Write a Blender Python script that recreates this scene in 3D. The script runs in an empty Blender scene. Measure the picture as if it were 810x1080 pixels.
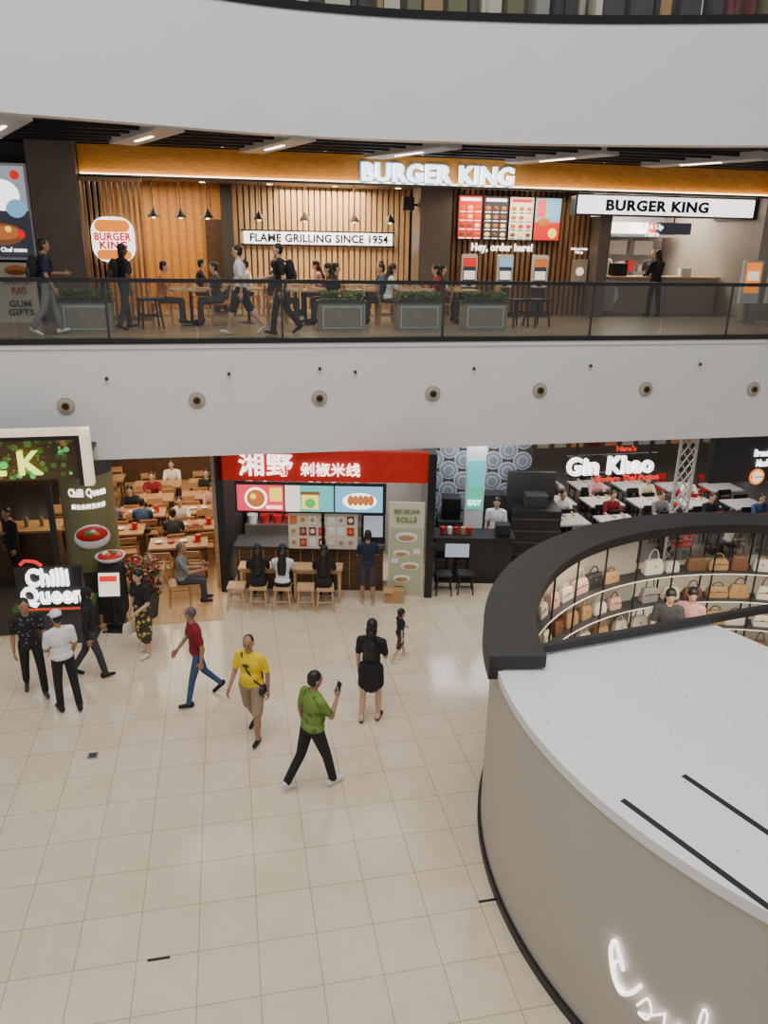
import bpy, math, random
import numpy as np
from mathutils import Vector, Matrix
random.seed(7)
scene=bpy.context.scene
col=scene.collection

# ------------------------------------------------------------------ materials
MATS={}
def mat(name,color,rough=.6,metal=0,emit=0,noise=0,nscale=6,bump=0):
    if name in MATS: return name
    m=bpy.data.materials.new(name); m.use_nodes=True
    nt=m.node_tree; b=nt.nodes['Principled BSDF']
    c=(*color,1)
    b.inputs['Base Color'].default_value=c
    b.inputs['Roughness'].default_value=rough
    b.inputs['Metallic'].default_value=metal
    if emit:
        b.inputs['Emission Color'].default_value=c
        b.inputs['Emission Strength'].default_value=emit
    if noise or bump:
        tc=nt.nodes.new('ShaderNodeTexCoord')
        n=nt.nodes.new('ShaderNodeTexNoise'); n.inputs['Scale'].default_value=nscale; n.inputs['Detail'].default_value=4
        nt.links.new(tc.outputs['Object'],n.inputs['Vector'])
        if noise:
            r=nt.nodes.new('ShaderNodeValToRGB')
            r.color_ramp.elements[0].position=.3; r.color_ramp.elements[1].position=.7
            r.color_ramp.elements[0].color=(*[x*(1-noise) for x in color],1)
            r.color_ramp.elements[1].color=(*[min(1,x*(1+noise)) for x in color],1)
            nt.links.new(n.outputs['Fac'],r.inputs['Fac']); nt.links.new(r.outputs['Color'],b.inputs['Base Color'])
        if bump:
            bp=nt.nodes.new('ShaderNodeBump'); bp.inputs['Strength'].default_value=bump; bp.inputs['Distance'].default_value=.02
            nt.links.new(n.outputs['Fac'],bp.inputs['Height']); nt.links.new(bp.outputs['Normal'],b.inputs['Normal'])
    MATS[name]=m; return name
def E(name,color,s): return mat(name,color,.5,0,s)

def wood(name,c1,c2,scale=3,rough=.45,axis='X'):
    m=bpy.data.materials.new(name); m.use_nodes=True; nt=m.node_tree; b=nt.nodes['Principled BSDF']
    tc=nt.nodes.new('ShaderNodeTexCoord'); mp=nt.nodes.new('ShaderNodeMapping')
    mp.inputs['Scale'].default_value=(1,8,8) if axis=='X' else ((8,8,1) if axis=='Z' else (8,1,8))
    n=nt.nodes.new('ShaderNodeTexNoise'); n.inputs['Scale'].default_value=scale; n.inputs['Detail'].default_value=5
    r=nt.nodes.new('ShaderNodeValToRGB'); r.color_ramp.elements[0].position=.3; r.color_ramp.elements[1].position=.7
    r.color_ramp.elements[0].color=(*c1,1); r.color_ramp.elements[1].color=(*c2,1)
    nt.links.new(tc.outputs['Object'],mp.inputs['Vector']); nt.links.new(mp.outputs[0],n.inputs['Vector'])
    nt.links.new(n.outputs['Fac'],r.inputs['Fac']); nt.links.new(r.outputs['Color'],b.inputs['Base Color'])
    b.inputs['Roughness'].default_value=rough
    MATS[name]=m; return name
def tiles(name,c1,c2,mortar,w,h,rot,ms=.004,rough=.25,offset=0,nz=.05):
    m=bpy.data.materials.new(name); m.use_nodes=True; nt=m.node_tree; b=nt.nodes['Principled BSDF']
    tc=nt.nodes.new('ShaderNodeTexCoord'); mp=nt.nodes.new('ShaderNodeMapping'); mp.inputs['Rotation'].default_value=(0,0,rot)
    br=nt.nodes.new('ShaderNodeTexBrick'); br.offset=offset; br.squash=1
    br.inputs['Color1'].default_value=(*c1,1); br.inputs['Color2'].default_value=(*c2,1); br.inputs['Mortar'].default_value=(*mortar,1)
    br.inputs['Scale'].default_value=1; br.inputs['Brick Width'].default_value=w; br.inputs['Row Height'].default_value=h
    br.inputs['Mortar Size'].default_value=ms; br.inputs['Mortar Smooth'].default_value=.1
    n=nt.nodes.new('ShaderNodeTexNoise'); n.inputs['Scale'].default_value=2.2; n.inputs['Detail'].default_value=8; n.inputs['Roughness'].default_value=.65
    n.inputs['Distortion'].default_value=1.5
    mx=nt.nodes.new('ShaderNodeMix'); mx.data_type='RGBA'; mx.blend_type='MULTIPLY'; mx.inputs['Factor'].default_value=1
    r=nt.nodes.new('ShaderNodeValToRGB'); r.color_ramp.elements[0].position=.35; r.color_ramp.elements[1].position=.65
    r.color_ramp.elements[0].color=(1-nz*2,1-nz*2.2,1-nz*2.6,1); r.color_ramp.elements[1].color=(1,1,1,1)
    nt.links.new(tc.outputs['Object'],mp.inputs['Vector']); nt.links.new(mp.outputs[0],br.inputs['Vector'])
    nt.links.new(tc.outputs['Object'],n.inputs['Vector']); nt.links.new(n.outputs['Fac'],r.inputs['Fac'])
    nt.links.new(br.outputs['Color'],mx.inputs[6]); nt.links.new(r.outputs['Color'],mx.inputs[7])
    nt.links.new(mx.outputs[2],b.inputs['Base Color']); b.inputs['Roughness'].default_value=rough
    MATS[name]=m; return name
def glass(name,tint,refl):
    m=bpy.data.materials.new(name); m.use_nodes=True; nt=m.node_tree
    for n in list(nt.nodes): nt.nodes.remove(n)
    o=nt.nodes.new('ShaderNodeOutputMaterial'); t=nt.nodes.new('ShaderNodeBsdfTransparent'); g=nt.nodes.new('ShaderNodeBsdfGlossy')
    t.inputs['Color'].default_value=(*tint,1); g.inputs['Roughness'].default_value=.03
    mx=nt.nodes.new('ShaderNodeMixShader'); mx.inputs[0].default_value=refl
    nt.links.new(t.outputs[0],mx.inputs[1]); nt.links.new(g.outputs[0],mx.inputs[2]); nt.links.new(mx.outputs[0],o.inputs[0])
    MATS[name]=m; return name

A=math.radians(11.7)
ORG=Vector((0,14.3,0))
MF=Matrix.Translation(ORG)@Matrix.Rotation(A,4,'Z')
def FW(s,d,z=0): return MF@Vector((s,d,z))

# ------------------------------------------------------------------ mesh builder
TXT={}
def textgeo(body,bold):
    k=(body,bold)
    if k in TXT: return TXT[k]
    cu=bpy.data.curves.new('t','FONT'); cu.body=body; cu.extrude=.1; cu.offset=bold; cu.resolution_u=3
    cu.align_x='CENTER'; cu.space_character=1.0+bold*2.2
    ob=bpy.data.objects.new('t',cu); col.objects.link(ob)
    dg=bpy.context.evaluated_depsgraph_get(); dg.update()
    me=bpy.data.meshes.new_from_object(ob.evaluated_get(dg))
    V=np.array([v.co[:] for v in me.vertices]) if len(me.vertices) else np.zeros((1,3))
    Fs=[tuple(p.vertices) for p in me.polygons]
    bpy.data.objects.remove(ob); bpy.data.curves.remove(cu); bpy.data.meshes.remove(me)
    mn=V.min(0); mx=V.max(0); sp=np.maximum(mx-mn,1e-6)
    V=(V-(mn+mx)/2)/sp
    TXT[k]=(V,Fs); return TXT[k]

class MB:
    def __init__(s,M=None): s.v=[];s.f=[];s.m=[];s.s=[];s.M=M or Matrix.Identity(4)
    def add(s,vs,fs,m,smooth=False,M=None):
        o=len(s.v); T=s.M if M is None else s.M@M
        for p in vs: s.v.append(tuple(T@Vector(p)))
        for f in fs: s.f.append(tuple(i+o for i in f)); s.m.append(m); s.s.append(smooth)
    def box(s,x0,x1,y0,y1,z0,z1,m,M=None):
        s.add([(x0,y0,z0),(x1,y0,z0),(x1,y1,z0),(x0,y1,z0),(x0,y0,z1),(x1,y0,z1),(x1,y1,z1),(x0,y1,z1)],
              [(0,3,2,1),(4,5,6,7),(0,1,5,4),(1,2,6,5),(2,3,7,6),(3,0,4,7)],m,False,M)
    def cb(s,cx,cy,cz,sx,sy,sz,m,rz=0,rx=0,ry=0):
        M=Matrix.Translation((cx,cy,cz))@Matrix.Rotation(rz,4,'Z')@Matrix.Rotation(rx,4,'X')@Matrix.Rotation(ry,4,'Y')
        s.box(-sx/2,sx/2,-sy/2,sy/2,-sz/2,sz/2,m,M)
    def tube(s,p0,p1,r0,r1,m,n=10,smooth=True):
        p0=Vector(p0);p1=Vector(p1);d=(p1-p0)
        if d.length<1e-6:return
        q=d.to_track_quat('Z','Y').to_matrix()
        vs=[];fs=[]
        for p,r in((p0,r0),(p1,r1)):
            for i in range(n):
                a=2*math.pi*i/n; vs.append(tuple(p+q@Vector((r*math.cos(a),r*math.sin(a),0))))
        for i in range(n):
            j=(i+1)%n; fs.append((i,j,n+j,n+i))
        s.add(vs,fs,m,smooth); s.add(vs,[tuple(range(n-1,-1,-1)),tuple(range(n,2*n))],m,False)
    def path(s,pts,r,m,n=8):
        for a,b in zip(pts[:-1],pts[1:]): s.tube(a,b,r,r,m,n)
    def ell(s,c,r,m,nu=12,nv=8,R=None):
        vs=[];fs=[]
        Rm=R or Matrix.Identity(3); c=Vector(c)
        vs.append(tuple(c+Rm@Vector((0,0,-r[2]))))
        for j in range(1,nv):
            t=math.pi*j/nv-math.pi/2
            for i in range(nu):
                a=2*math.pi*i/nu
                vs.append(tuple(c+Rm@Vector((r[0]*math.cos(t)*math.cos(a),r[1]*math.cos(t)*math.sin(a),r[2]*math.sin(t)))))
        vs.append(tuple(c+Rm@Vector((0,0,r[2])))); L=len(vs)-1
        for i in range(nu):
            k=(i+1)%nu; fs.append((0,1+k,1+i)); fs.append((L,L-nu+i,L-nu+k))
            for j in range(nv-2):
                a=1+j*nu; fs.append((a+i,a+k,a+nu+k,a+nu+i))
        s.add(vs,fs,m,True)
    def capsule(s,p0,p1,r0,r1,m,n=12):
        p0=Vector(p0);p1=Vector(p1);d=(p1-p0);q=d.to_track_quat('Z','Y').to_matrix()
        rings=[]
        for k in range(1,5):
            t=-math.pi/2+math.pi/2*k/4; rings.append((p0+q@Vector((0,0,r0*math.sin(t))),r0*math.cos(t)))
        for k in range(0,4):
            t=math.pi/2*k/4; rings.append((p1+q@Vector((0,0,r1*math.sin(t))),r1*math.cos(t)))
        vs=[tuple(p0+q@Vector((0,0,-r0)))]
        for c,r in rings:
            for i in range(n):
                a=2*math.pi*i/n; vs.append(tuple(c+q@Vector((r*math.cos(a),r*math.sin(a),0))))
        vs.append(tuple(p1+q@Vector((0,0,r1)))); L=len(vs)-1; fs=[]
        for i in range(n):
            k=(i+1)%n; fs.append((0,1+k,1+i)); fs.append((L,L-n+i,L-n+k))
            for j in range(len(rings)-1):
                a=1+j*n; fs.append((a+i,a+k,a+n+k,a+n+i))
        s.add(vs,fs,m,True)
    def disc(s,x,y,z,r,t,m,n=28): # disc facing -y
        s.tube((x,y+t/2,z),(x,y-t/2,z),r,r,m,n)
    def lathe(s,prof,c,m,n=24,smooth=True):
        vs=[];fs=[]
        for r,z in prof:
            for i in range(n):
                a=2*math.pi*i/n; vs.append((c[0]+r*math.cos(a),c[1]+r*math.sin(a),c[2]+z))
        for j in range(len(prof)-1):
            for i in range(n):
                k=(i+1)%n; fs.append((j*n+i,j*n+k,(j+1)*n+k,(j+1)*n+i))
        s.add(vs,fs,m,smooth); s.add(vs,[tuple(range(n-1,-1,-1)),tuple(range((len(prof)-1)*n,len(prof)*n))],m,False)
    def prism(s,poly,z0,z1,m,top=None,bot=None):
        n=len(poly); vs=[(x,y,z0) for x,y in poly]+[(x,y,z1) for x,y in poly]
        s.add(vs,[(i,(i+1)%n,n+(i+1)%n,n+i) for i in range(n)],m)
        s.add(vs,[tuple(range(n,2*n))],top or m); s.add(vs,[tuple(range(n-1,-1,-1))],bot or m)
    def arc(s,cx,cy,r0,r1,a0,a1,z0,z1,m,n=48,smooth=True):
        a0=math.radians(a0);a1=math.radians(a1);vs=[];fs=[]
        for i in range(n+1):
            a=a0+(a1-a0)*i/n
            for r,z in((r0,z0),(r1,z0),(r1,z1),(r0,z1)): vs.append((cx+r*math.cos(a),cy+r*math.sin(a),z))
        for side in range(4):
            f2=[]
            for i in range(n):
                a=i*4+side;b=i*4+(side+1)%4;f2.append((a,b,b+4,a+4))
            s.add(vs,f2,m,smooth and side in(1,3))
        s.add(vs,[(0,3,2,1),(n*4,n*4+1,n*4+2,n*4+3)],m)
    def text(s,body,x,y,z,w,h,m,depth=.03,bold=.02,M=None):
        V,Fs=textgeo(body,bold)
        s.add([(x+p[0]*w,y-p[2]*depth,z+p[1]*h) for p in V],Fs,m,False,M)
    def build(s,name,bevel=0,origin=None,me_only=False,loc=None):
        V=np.array(s.v)
        if origin is None:
            mn=V.min(0);mx=V.max(0);origin=((mn[0]+mx[0])/2,(mn[1]+mx[1])/2,mn[2])
        if me_only: origin=(0,0,0)
        V=V-np.array(origin)
        me=bpy.data.meshes.new(name); me.from_pydata([tuple(p) for p in V],[],s.f)
        names=[]
        idx=[]
        for m in s.m:
            if m not in names: names.append(m)
            idx.append(names.index(m))
        for n in names: me.materials.append(MATS[n])
        me.polygons.foreach_set('material_index',idx); me.polygons.foreach_set('use_smooth',s.s); me.update()
        if me_only: return me
        ob=bpy.data.objects.new(name,me); ob.location=origin; col.objects.link(ob)
        if bevel:
            b=ob.modifiers.new('bevel','BEVEL'); b.width=bevel; b.segments=2; b.limit_method='ANGLE'; b.angle_limit=math.radians(50)
        return ob
def inst(me,name,x,y,z=0,rot=0,sc=1):
    ob=bpy.data.objects.new(name,me); ob.location=(x,y,z); ob.rotation_euler=(0,0,rot); ob.scale=(sc,)*3; col.objects.link(ob); return ob
def instF(me,name,s_,d_,z=0,rot=0,sc=1):
    p=FW(s_,d_,z); return inst(me,name,p.x,p.y,z,rot+A,sc)

# palette
mat('white_paint',(.82,.81,.80),.55,noise=.015,nscale=1.5)
mat('white_gloss',(.86,.86,.86),.35)
mat('cream_wall',(.50,.46,.39),.5,noise=.03,nscale=2)
mat('black',(.012,.012,.014),.45); mat('black_gloss',(.01,.01,.012),.12)
mat('charcoal',(.05,.05,.052),.6,noise=.1); mat('ring_black',(.020,.019,.020),.5,noise=.15,nscale=3)
mat('taupe',(.15,.12,.10),.5,noise=.08,nscale=3); mat('grey',(.25,.25,.25),.5); mat('lightgrey',(.5,.5,.5),.5); mat('dark_ceiling',(.022,.018,.016),.8)
mat('steel',(.6,.6,.62),.3,.9); mat('beige',(.45,.38,.30),.5); mat('brass',(.5,.33,.12),.3,.9)
wood('wood_light',(.52,.32,.15),(.72,.48,.26)); wood('wood_mid',(.36,.18,.07),(.52,.29,.13)); wood('wood_dark',(.07,.035,.018),(.13,.07,.035))
wood('wood_slat',(.64,.43,.22),(.76,.54,.31),axis='Z'); wood('wood_slat_brown',(.22,.11,.05),(.34,.19,.09),axis='Z'); wood('wood_orange',(.72,.28,.035),(.90,.40,.06),axis='X')
tiles('floor_tile',(.76,.63,.46),(.80,.67,.50),(.44,.34,.24),.6,.6,-A,ms=.005,rough=.13,nz=.045)
tiles('l2_tile',(.30,.23,.17),(.35,.27,.20),(.12,.1,.08),.6,.3,-A,rough=.3)
tiles('wood_floor',(.56,.33,.15),(.66,.41,.20),(.3,.18,.09),1.2,.14,math.pi/2-A,ms=.003,rough=.35,offset=.5)
tiles('dark_floor',(.05,.045,.04),(.07,.06,.05),(.03,.03,.03),.6,.6,-A,rough=.3)
tiles('grey_floor',(.20,.19,.18),(.24,.23,.21),(.1,.1,.1),.6,.6,-A,rough=.3)
glass('glass_rail',(.80,.83,.81),.05); glass('glass_clear',(.88,.9,.9),.06)
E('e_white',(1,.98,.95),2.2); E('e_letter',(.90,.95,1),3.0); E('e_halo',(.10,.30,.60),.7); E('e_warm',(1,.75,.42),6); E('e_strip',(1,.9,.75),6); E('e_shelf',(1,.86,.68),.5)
E('e_red',(.75,.02,.015),.9); E('e_redsign',(.42,.008,.005),.28); E('e_orange',(.95,.25,.02),1.1); E('e_blue',(.20,.48,.72),.9); E('e_teal',(.12,.50,.50),.9)
E('e_yellow',(1,.72,.08),1.2); E('e_green',(.1,.45,.12),.9); E('e_dark',(.05,.05,.07),.5); E('e_food',(.55,.16,.04),.8); E('e_cream',(.9,.82,.66),1.0); E('e_pink',(.85,.05,.09),1.0)
E('e_lime',(.75,.9,.15),1.6); E('e_exit',(.05,.5,.3),1.0); E('e_grey',(.35,.4,.45),.8); E('e_brown',(.25,.1,.04),.6); E('e_frame',(.85,.72,.5),.7)
mat('red_plastic',(.55,.02,.02),.35); mat('orange_plastic',(.75,.2,.03),.4); mat('leaf',(.05,.14,.025),.6,noise=.4,nscale=20); mat('leaf2',(.12,.24,.05),.6)
mat('poster_cream',(.72,.66,.52),.6); mat('poster_green',(.16,.30,.08),.6); mat('poster_sage',(.50,.52,.34),.6); mat('planter',(.26,.24,.21),.6,noise=.1)
mat('pattern_blue',(.20,.24,.30),.5)
for n,c in dict(tan=(.50,.29,.13),brownb=(.20,.09,.04),creamb=(.82,.74,.60),blackb=(.03,.03,.03),greyb=(.38,.36,.34),wineb=(.25,.03,.04),pinkb=(.70,.42,.36),oliveb=(.2,.19,.09)).items(): mat('bag_'+n,c,.4)
BAGS=['bag_tan','bag_brownb','bag_creamb','bag_creamb','bag_tan','bag_blackb','bag_greyb','bag_creamb','bag_pinkb','bag_tan','bag_creamb']

# ------------------------------------------------------------------ room shell
m=MB(); m.box(-16,18,-3,34,-.1,0,'floor_tile'); m.build('floor',origin=(0,0,0))
m=MB(MF); m.box(-14,-3.25,-.75,13,0,.012,'wood_floor'); m.build('restaurant_wood_floor',origin=(0,0,0))
m=MB(MF); m.box(-14,-6.2,-.75,13,.012,.02,'dark_floor'); m.build('restaurant_dark_floor',origin=(0,0,0))
m=MB(MF); m.box(1.05,16,.5,13,0,.012,'grey_floor'); m.build('dining_hall_floor',origin=(0,0,0))
m=MB(MF); m.box(-14,18,0,16,3.02,5.0,'white_paint'); m.box(-14,18,.05,16,5.0,5.1,'l2_tile'); m.box(-14,18,-.03,.05,5.0,5.08,'white_paint')
m.build('balcony_slab',origin=(0,0,0))
m=MB(MF); m.box(-14,18,-.05,.06,5.08,5.17,'black'); m.build('trim_1',origin=(0,0,0))
for s_,z in((-5.73,4.02),(-3.49,4.07),(-1.27,4.06),(.91,4.1),(3.09,4.12),(5.38,4.1),(7.85,4.05)):
    m=MB(MF); m.disc(s_,-.01,z,.15,.03,'beige'); m.disc(s_,-.03,z,.115,.03,'lightgrey'); m.disc(s_,-.05,z,.08,.03,'brass'); m.disc(s_,-.065,z,.055,.02,'black')
    m.build('air_jet_nozzle')
for s_,z in((-5.0,4.5),(-2.9,4.55),(-1.26,4.62),(-.6,4.55),(1.7,4.58),(4.1,4.6),(6.5,4.6)):
    m=MB(MF); m.tube((s_,0,z),(s_,-.05,z),.035,.03,'steel'); m.ell((s_,-.06,z-.01),(.03,.04,.03),'black'); m.build('sensor_camera')
m=MB(MF)
s_=-13.9
while s_<17:
    m.box(s_,s_+1.48,.1,.115,5.15,6.1,'glass_rail'); s_+=1.5
m.box(-14,18,.07,.15,6.1,6.17,'black')
s_=-13.9
while s_<17: m.box(s_-.03,s_+.01,.12,.14,5.12,6.1,'charcoal'); s_+=3.0
m.build('glass_railing',origin=(0,0,0))

def catmull(P,n=6):
    out=[]
    for i in range(len(P)-1):
        p0=Vector(P[max(i-1,0)]);p1=Vector(P[i]);p2=Vector(P[i+1]);p3=Vector(P[min(i+2,len(P)-1)])
        for k in range(n):
            t=k/n; out.append(tuple(.5*((2*p1)+(-p0+p2)*t+(2*p0-5*p1+4*p2-p3)*t*t+(-p0+3*p1-3*p2+p3)*t**3)))
    out.append(tuple(P[-1])); return out
L3=catmull([(-11,9.0),(-9.2,10.4),(-7.5,11.6),(-5.8,12.6),(-4.6,13.2),(-3.3,13.9),(-1.9,14.55),(-.2,14.98),(1.5,15.15),(3.2,15.2),(4.9,15.1),(6.7,14.9),(9,14.5),(13,13.6)])
def strip(m,P,off0,off1,z0,z1,mt,smooth=True):
    n=len(P); vs=[]
    for x,y in P:
        for o,z in((off0,z0),(off1,z0),(off1,z1),(off0,z1)): vs.append((x,y+o,z))
    for side in range(4):
        m.add(vs,[(i*4+side,i*4+4+side,i*4+4+(side+1)%4,i*4+(side+1)%4) for i in range(n-1)],mt,smooth and side in(1,3))
m=MB(); strip(m,L3,0,.35,8.55,10.43,'white_paint'); m.build('wall_parapet',origin=(0,0,0))
m=MB(); strip(m,L3,-.03,.3,10.43,10.56,'black_gloss'); m.build('trim_2',origin=(0,0,0))
m=MB(); strip(m,L3,.1,.12,10.56,11.5,'glass_rail'); strip(m,L3,.06,.16,11.5,11.56,'black'); m.build('upper_glass_railing',origin=(0,0,0))
m=MB(); m.prism([(x,y+.3) for x,y in L3]+[(16,32),(-14,32)],8.64,8.8,'dark_ceiling'); m.build('ceiling',origin=(0,0,0))
m=MB(); m.prism([(x,y+.3) for x,y in L3]+[(16,32),(-14,32)],10.3,10.45,'grey'); m.build('upper_floor_slab',origin=(0,0,0))
m=MB(MF); m.box(-12,16,3.2,3.4,10.45,13.5,'taupe')
s_=-2
while s_<11.5:
    c=random.choice(['bag_wineb','bag_creamb','bag_tan','bag_blackb','bag_greyb','bag_oliveb','charcoal','bag_blackb','charcoal'])
    w_=random.uniform(.06,.5); zb=10.5+random.random()*.5
    m.box(s_,s_+w_,2.3+random.random()*.3,2.75,zb,12.1,c); s_+=w_+random.uniform(.02,.25)
m.tube((-2.2,2.5,12.15),(11.7,2.5,12.15),.02,.02,'steel')
for x in (-2.2,2.4,7,11.7): m.tube((x,2.5,10.45),(x,2.5,12.15),.02,.02,'steel')
m.build('clothes_rack',origin=(0,0,0))

for X,Y,r in((-4.4,15.0,35),(-2.2,16.0,30),(.4,16.7,35),(3.5,17.3,38),(6.6,17.6,42),(-6.5,14.0,35),(9.5,17.8,40)):
    m=MB(); M=Matrix.Translation((X,Y,0))@Matrix.Rotation(math.radians(r),4,'Z'); m.M=M
    m.box(-.25,.25,-1.3,1.3,8.5,8.64,'lightgrey'); m.box(-.03,.03,-.4,.5,8.485,8.5,'e_strip'); m.build('ceiling_beam_light')
for i in range(9):
    s_=-7+i*2.1
    for d_ in(2.2,3.3):
        p=FW(s_,d_); m=MB(); m.lathe([(.07,0),(.07,.05)],(p.x,p.y,8.6),'white_gloss',16); m.lathe([(.05,-.01),(.05,.005)],(p.x,p.y,8.6),'e_warm',16); m.build('downlight')
m=MB(MF)
for k in range(5): m.box(-8,12,1.0+k*.5,1.04+k*.5,8.56,8.64,'black')
m.build('ceiling_track_rails')

# ------------------------------------------------------------------ burger restaurant (level 2)
m=MB(MF); m.box(-5.72,10.35,4.0,4.2,8.05,8.62,'wood_orange'); m.box(-5.72,12.5,3.9,3.99,8.0,8.05,'black'); m.box(-5.7,12.5,3.93,3.97,8.05,8.08,'e_warm'); m.box(10.35,12.5,3.8,3.99,8.05,8.62,'wood_orange')
m.build('fascia_band')
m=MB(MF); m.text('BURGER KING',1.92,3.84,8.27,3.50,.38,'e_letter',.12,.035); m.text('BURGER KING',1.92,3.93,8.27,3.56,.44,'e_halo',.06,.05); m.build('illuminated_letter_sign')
m=MB(MF); m.box(-6.66,-5.74,3.7,4.6,5.1,8.64,'taupe'); m.build('wall_left',origin=(0,0,0))
m=MB(MF); m.box(-14,-6.66,4.4,4.6,5.1,8.64,'charcoal'); m.build('wall_far_left',origin=(0,0,0))
m=MB(MF); m.box(-14,14,9.3,9.5,5.1,8.64,'charcoal'); m.build('wall_back_upper',origin=(0,0,0))
m=MB(MF); m.box(-5.72,12.5,4.2,9.3,8.12,8.2,'taupe'); m.build('restaurant_ceiling',origin=(0,0,0))
m=MB(MF); m.box(-8.4,-6.72,3.9,4.05,6.35,8.2,'white_gloss'); m.box(-8.35,-6.77,3.88,3.9,6.4,8.15,'e_dark')
m.box(-8.35,-6.77,3.875,3.88,7.3,8.15,'e_grey'); m.ell((-7.25,3.87,7.6),(.35,.01,.3),'e_white'); m.ell((-7.0,3.865,7.35),(.2,.01,.18),'e_blue')
m.ell((-7.35,3.87,6.85),(.45,.01,.22),'e_brown'); m.ell((-7.3,3.86,6.88),(.33,.01,.14),'e_food'); m.disc(-6.98,3.86,6.85,.09,.01,'e_red'); m.disc(-7.2,3.85,6.95,.06,.01,'e_yellow')
m.disc(-6.95,3.86,7.98,.09,.01,'e_red'); m.text('Chef menu',-7.15,3.86,6.55,.5,.09,'e_white',.01)
m.build('advertising_display')
m=MB(MF); m.box(-8.4,-6.75,3.6,3.69,5.1,6.3,'poster_cream'); m.text('SANDWICH\nPLAYS',-7.1,3.58,5.85,.55,.35,'red_plastic',.01); m.text('GUM\nGIFTS',-7.1,3.58,5.4,.5,.3,'charcoal',.01); m.ell((-7.1,3.58,6.15),(.22,.01,.1),'orange_plastic'); m.ell((-7.1,3.57,6.12),(.2,.01,.04),'bag_brownb')
m.build('promotion_poster_board')
m=MB(MF)
s_=-5.7
while s_<-4.5: m.box(s_,s_+.05,3.95,4.05,5.1,8.0,'wood_slat_brown'); s_+=.11
m.box(-5.72,-4.5,3.93,4.07,7.92,8.0,'wood_slat_brown'); m.box(-5.72,-4.5,3.93,4.07,5.1,5.2,'wood_slat_brown')
m.build('slat_screen')
m=MB(MF)
def rrect(mb,x,z,w,h,r,y0,y1,mt,n=6):
    pts=[]
    for cx,cz,a0 in((x+w/2-r,z+h/2-r,0),(x-w/2+r,z+h/2-r,90),(x-w/2+r,z-h/2+r,180),(x+w/2-r,z-h/2+r,270)):
        for k in range(n+1):
            a=math.radians(a0+90*k/n); pts.append((cx+r*math.cos(a),cz+r*math.sin(a)))
    N=len(pts); vs=[(p[0],y0,p[1]) for p in pts]+[(p[0],y1,p[1]) for p in pts]
    mb.add(vs,[tuple(range(N)),tuple(range(2*N-1,N-1,-1))]+[(i,N+i,N+(i+1)%N,(i+1)%N) for i in range(N)],mt)
rrect(m,-5.15,6.78,.86,.9,.3,3.78,3.9,'e_white'); rrect(m,-5.15,7.05,.70,.24,.115,3.765,3.78,'e_orange'); rrect(m,-5.15,6.48,.70,.2,.095,3.765,3.78,'e_orange')
m.text('BURGER',-5.15,3.765,6.84,.74,.16,'e_red',.02,.04); m.text('KING',-5.15,3.765,6.67,.56,.16,'e_red',.02,.04)
m.build('burger_logo_sign',bevel=0)
m=MB(MF); m.box(-5.7,-2.9,7.0,7.2,5.1,8.12,'wood_orange')
for k in range(13): m.box(-5.6+k*.2,-5.55+k*.2,6.96,7.0,5.1,8.12,'wood_mid')
m.box(-3.3,-2.9,6.9,6.96,5.1,7.3,'wood_dark'); m.build('wall_wood_panel',origin=(0,0,0))
m=MB(MF); m.box(-2.6,2.0,7.15,7.3,5.1,8.12,'wood_mid')
s_=-2.6
while s_<1.95: m.box(s_,s_+.105,7.0,7.15,5.1,8.12,'wood_slat'); s_+=.15
m.box(-2.9,-2.6,6.7,7.3,5.1,8.12,'charcoal'); m.build('wall_slat_feature',origin=(0,0,0))
m=MB(MF); m.box(-2.35,1.52,6.86,6.98,6.74,7.04,'e_white'); m.text('FLAME GRILLING SINCE 1954',-.4,6.85,6.89,3.6,.21,'black',.02,.03)
m.box(-2.42,1.58,6.9,6.99,6.7,6.74,'black'); m.box(-2.42,1.58,6.9,6.99,7.04,7.08,'black'); m.build('slogan_sign')
m=MB(MF); m.box(1.72,2.5,4.7,5.5,5.1,8.12,'taupe'); m.box(1.35,1.62,4.9,5.0,7.55,7.85,'black'); m.box(1.6,1.75,4.95,5.0,7.65,7.7,'black'); m.build('column')
m=MB(MF); m.box(2.5,6.3,5.2,5.4,5.1,8.12,'wood_dark')
s_=2.52
while s_<6.25: m.box(s_,s_+.08,5.1,5.2,5.1,8.12,'wood_slat_brown'); s_+=.14
m.build('wall_slat_order',origin=(0,0,0))
xs=[(2.72,3.34),(3.36,4.0),(4.02,4.66),(4.68,5.38)]
for (x0,x1),(bg,fg) in zip(xs,[('e_red','e_cream'),('e_dark','e_yellow'),('e_cream','e_red'),('e_grey','e_food')]):
    m=MB(MF); m.box(x0,x1,4.95,5.05,6.92,7.93,'black'); m.box(x0+.02,x1-.02,4.94,4.95,6.94,7.91,bg)
    if bg=='e_grey':
        m.box(x0+.02,x1-.02,4.935,4.94,6.94,7.35,'e_red'); m.box(x0+.3,x1-.02,4.933,4.94,7.4,7.91,'e_blue'); m.ell((x0+.25,4.93,7.35),(.16,.01,.12),'e_food'); m.ell((x0+.5,4.93,7.1),(.12,.01,.12),'e_yellow'); m.box(x0+.08,x0+.28,4.93,4.94,7.5,7.85,'e_pink')
    else:
        for r_ in range(4):
            for c_ in range(3):
                cx=x0+.12+c_*(x1-x0-.24)/2; cz=7.05+r_*.2
                m.ell((cx,4.935,cz),(.07,.01,.05),random.choice(['e_food','e_brown','e_yellow','e_food',fg]),10,6); m.box(cx-.07,cx+.07,4.93,4.94,cz-.1,cz-.08,'e_white' if bg!='e_cream' else 'e_dark')
        m.box(x0+.06,x1-.06,4.93,4.94,7.8,7.87,'e_white' if bg!='e_cream' else 'e_red')
    m.build('menu_screen')
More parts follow.
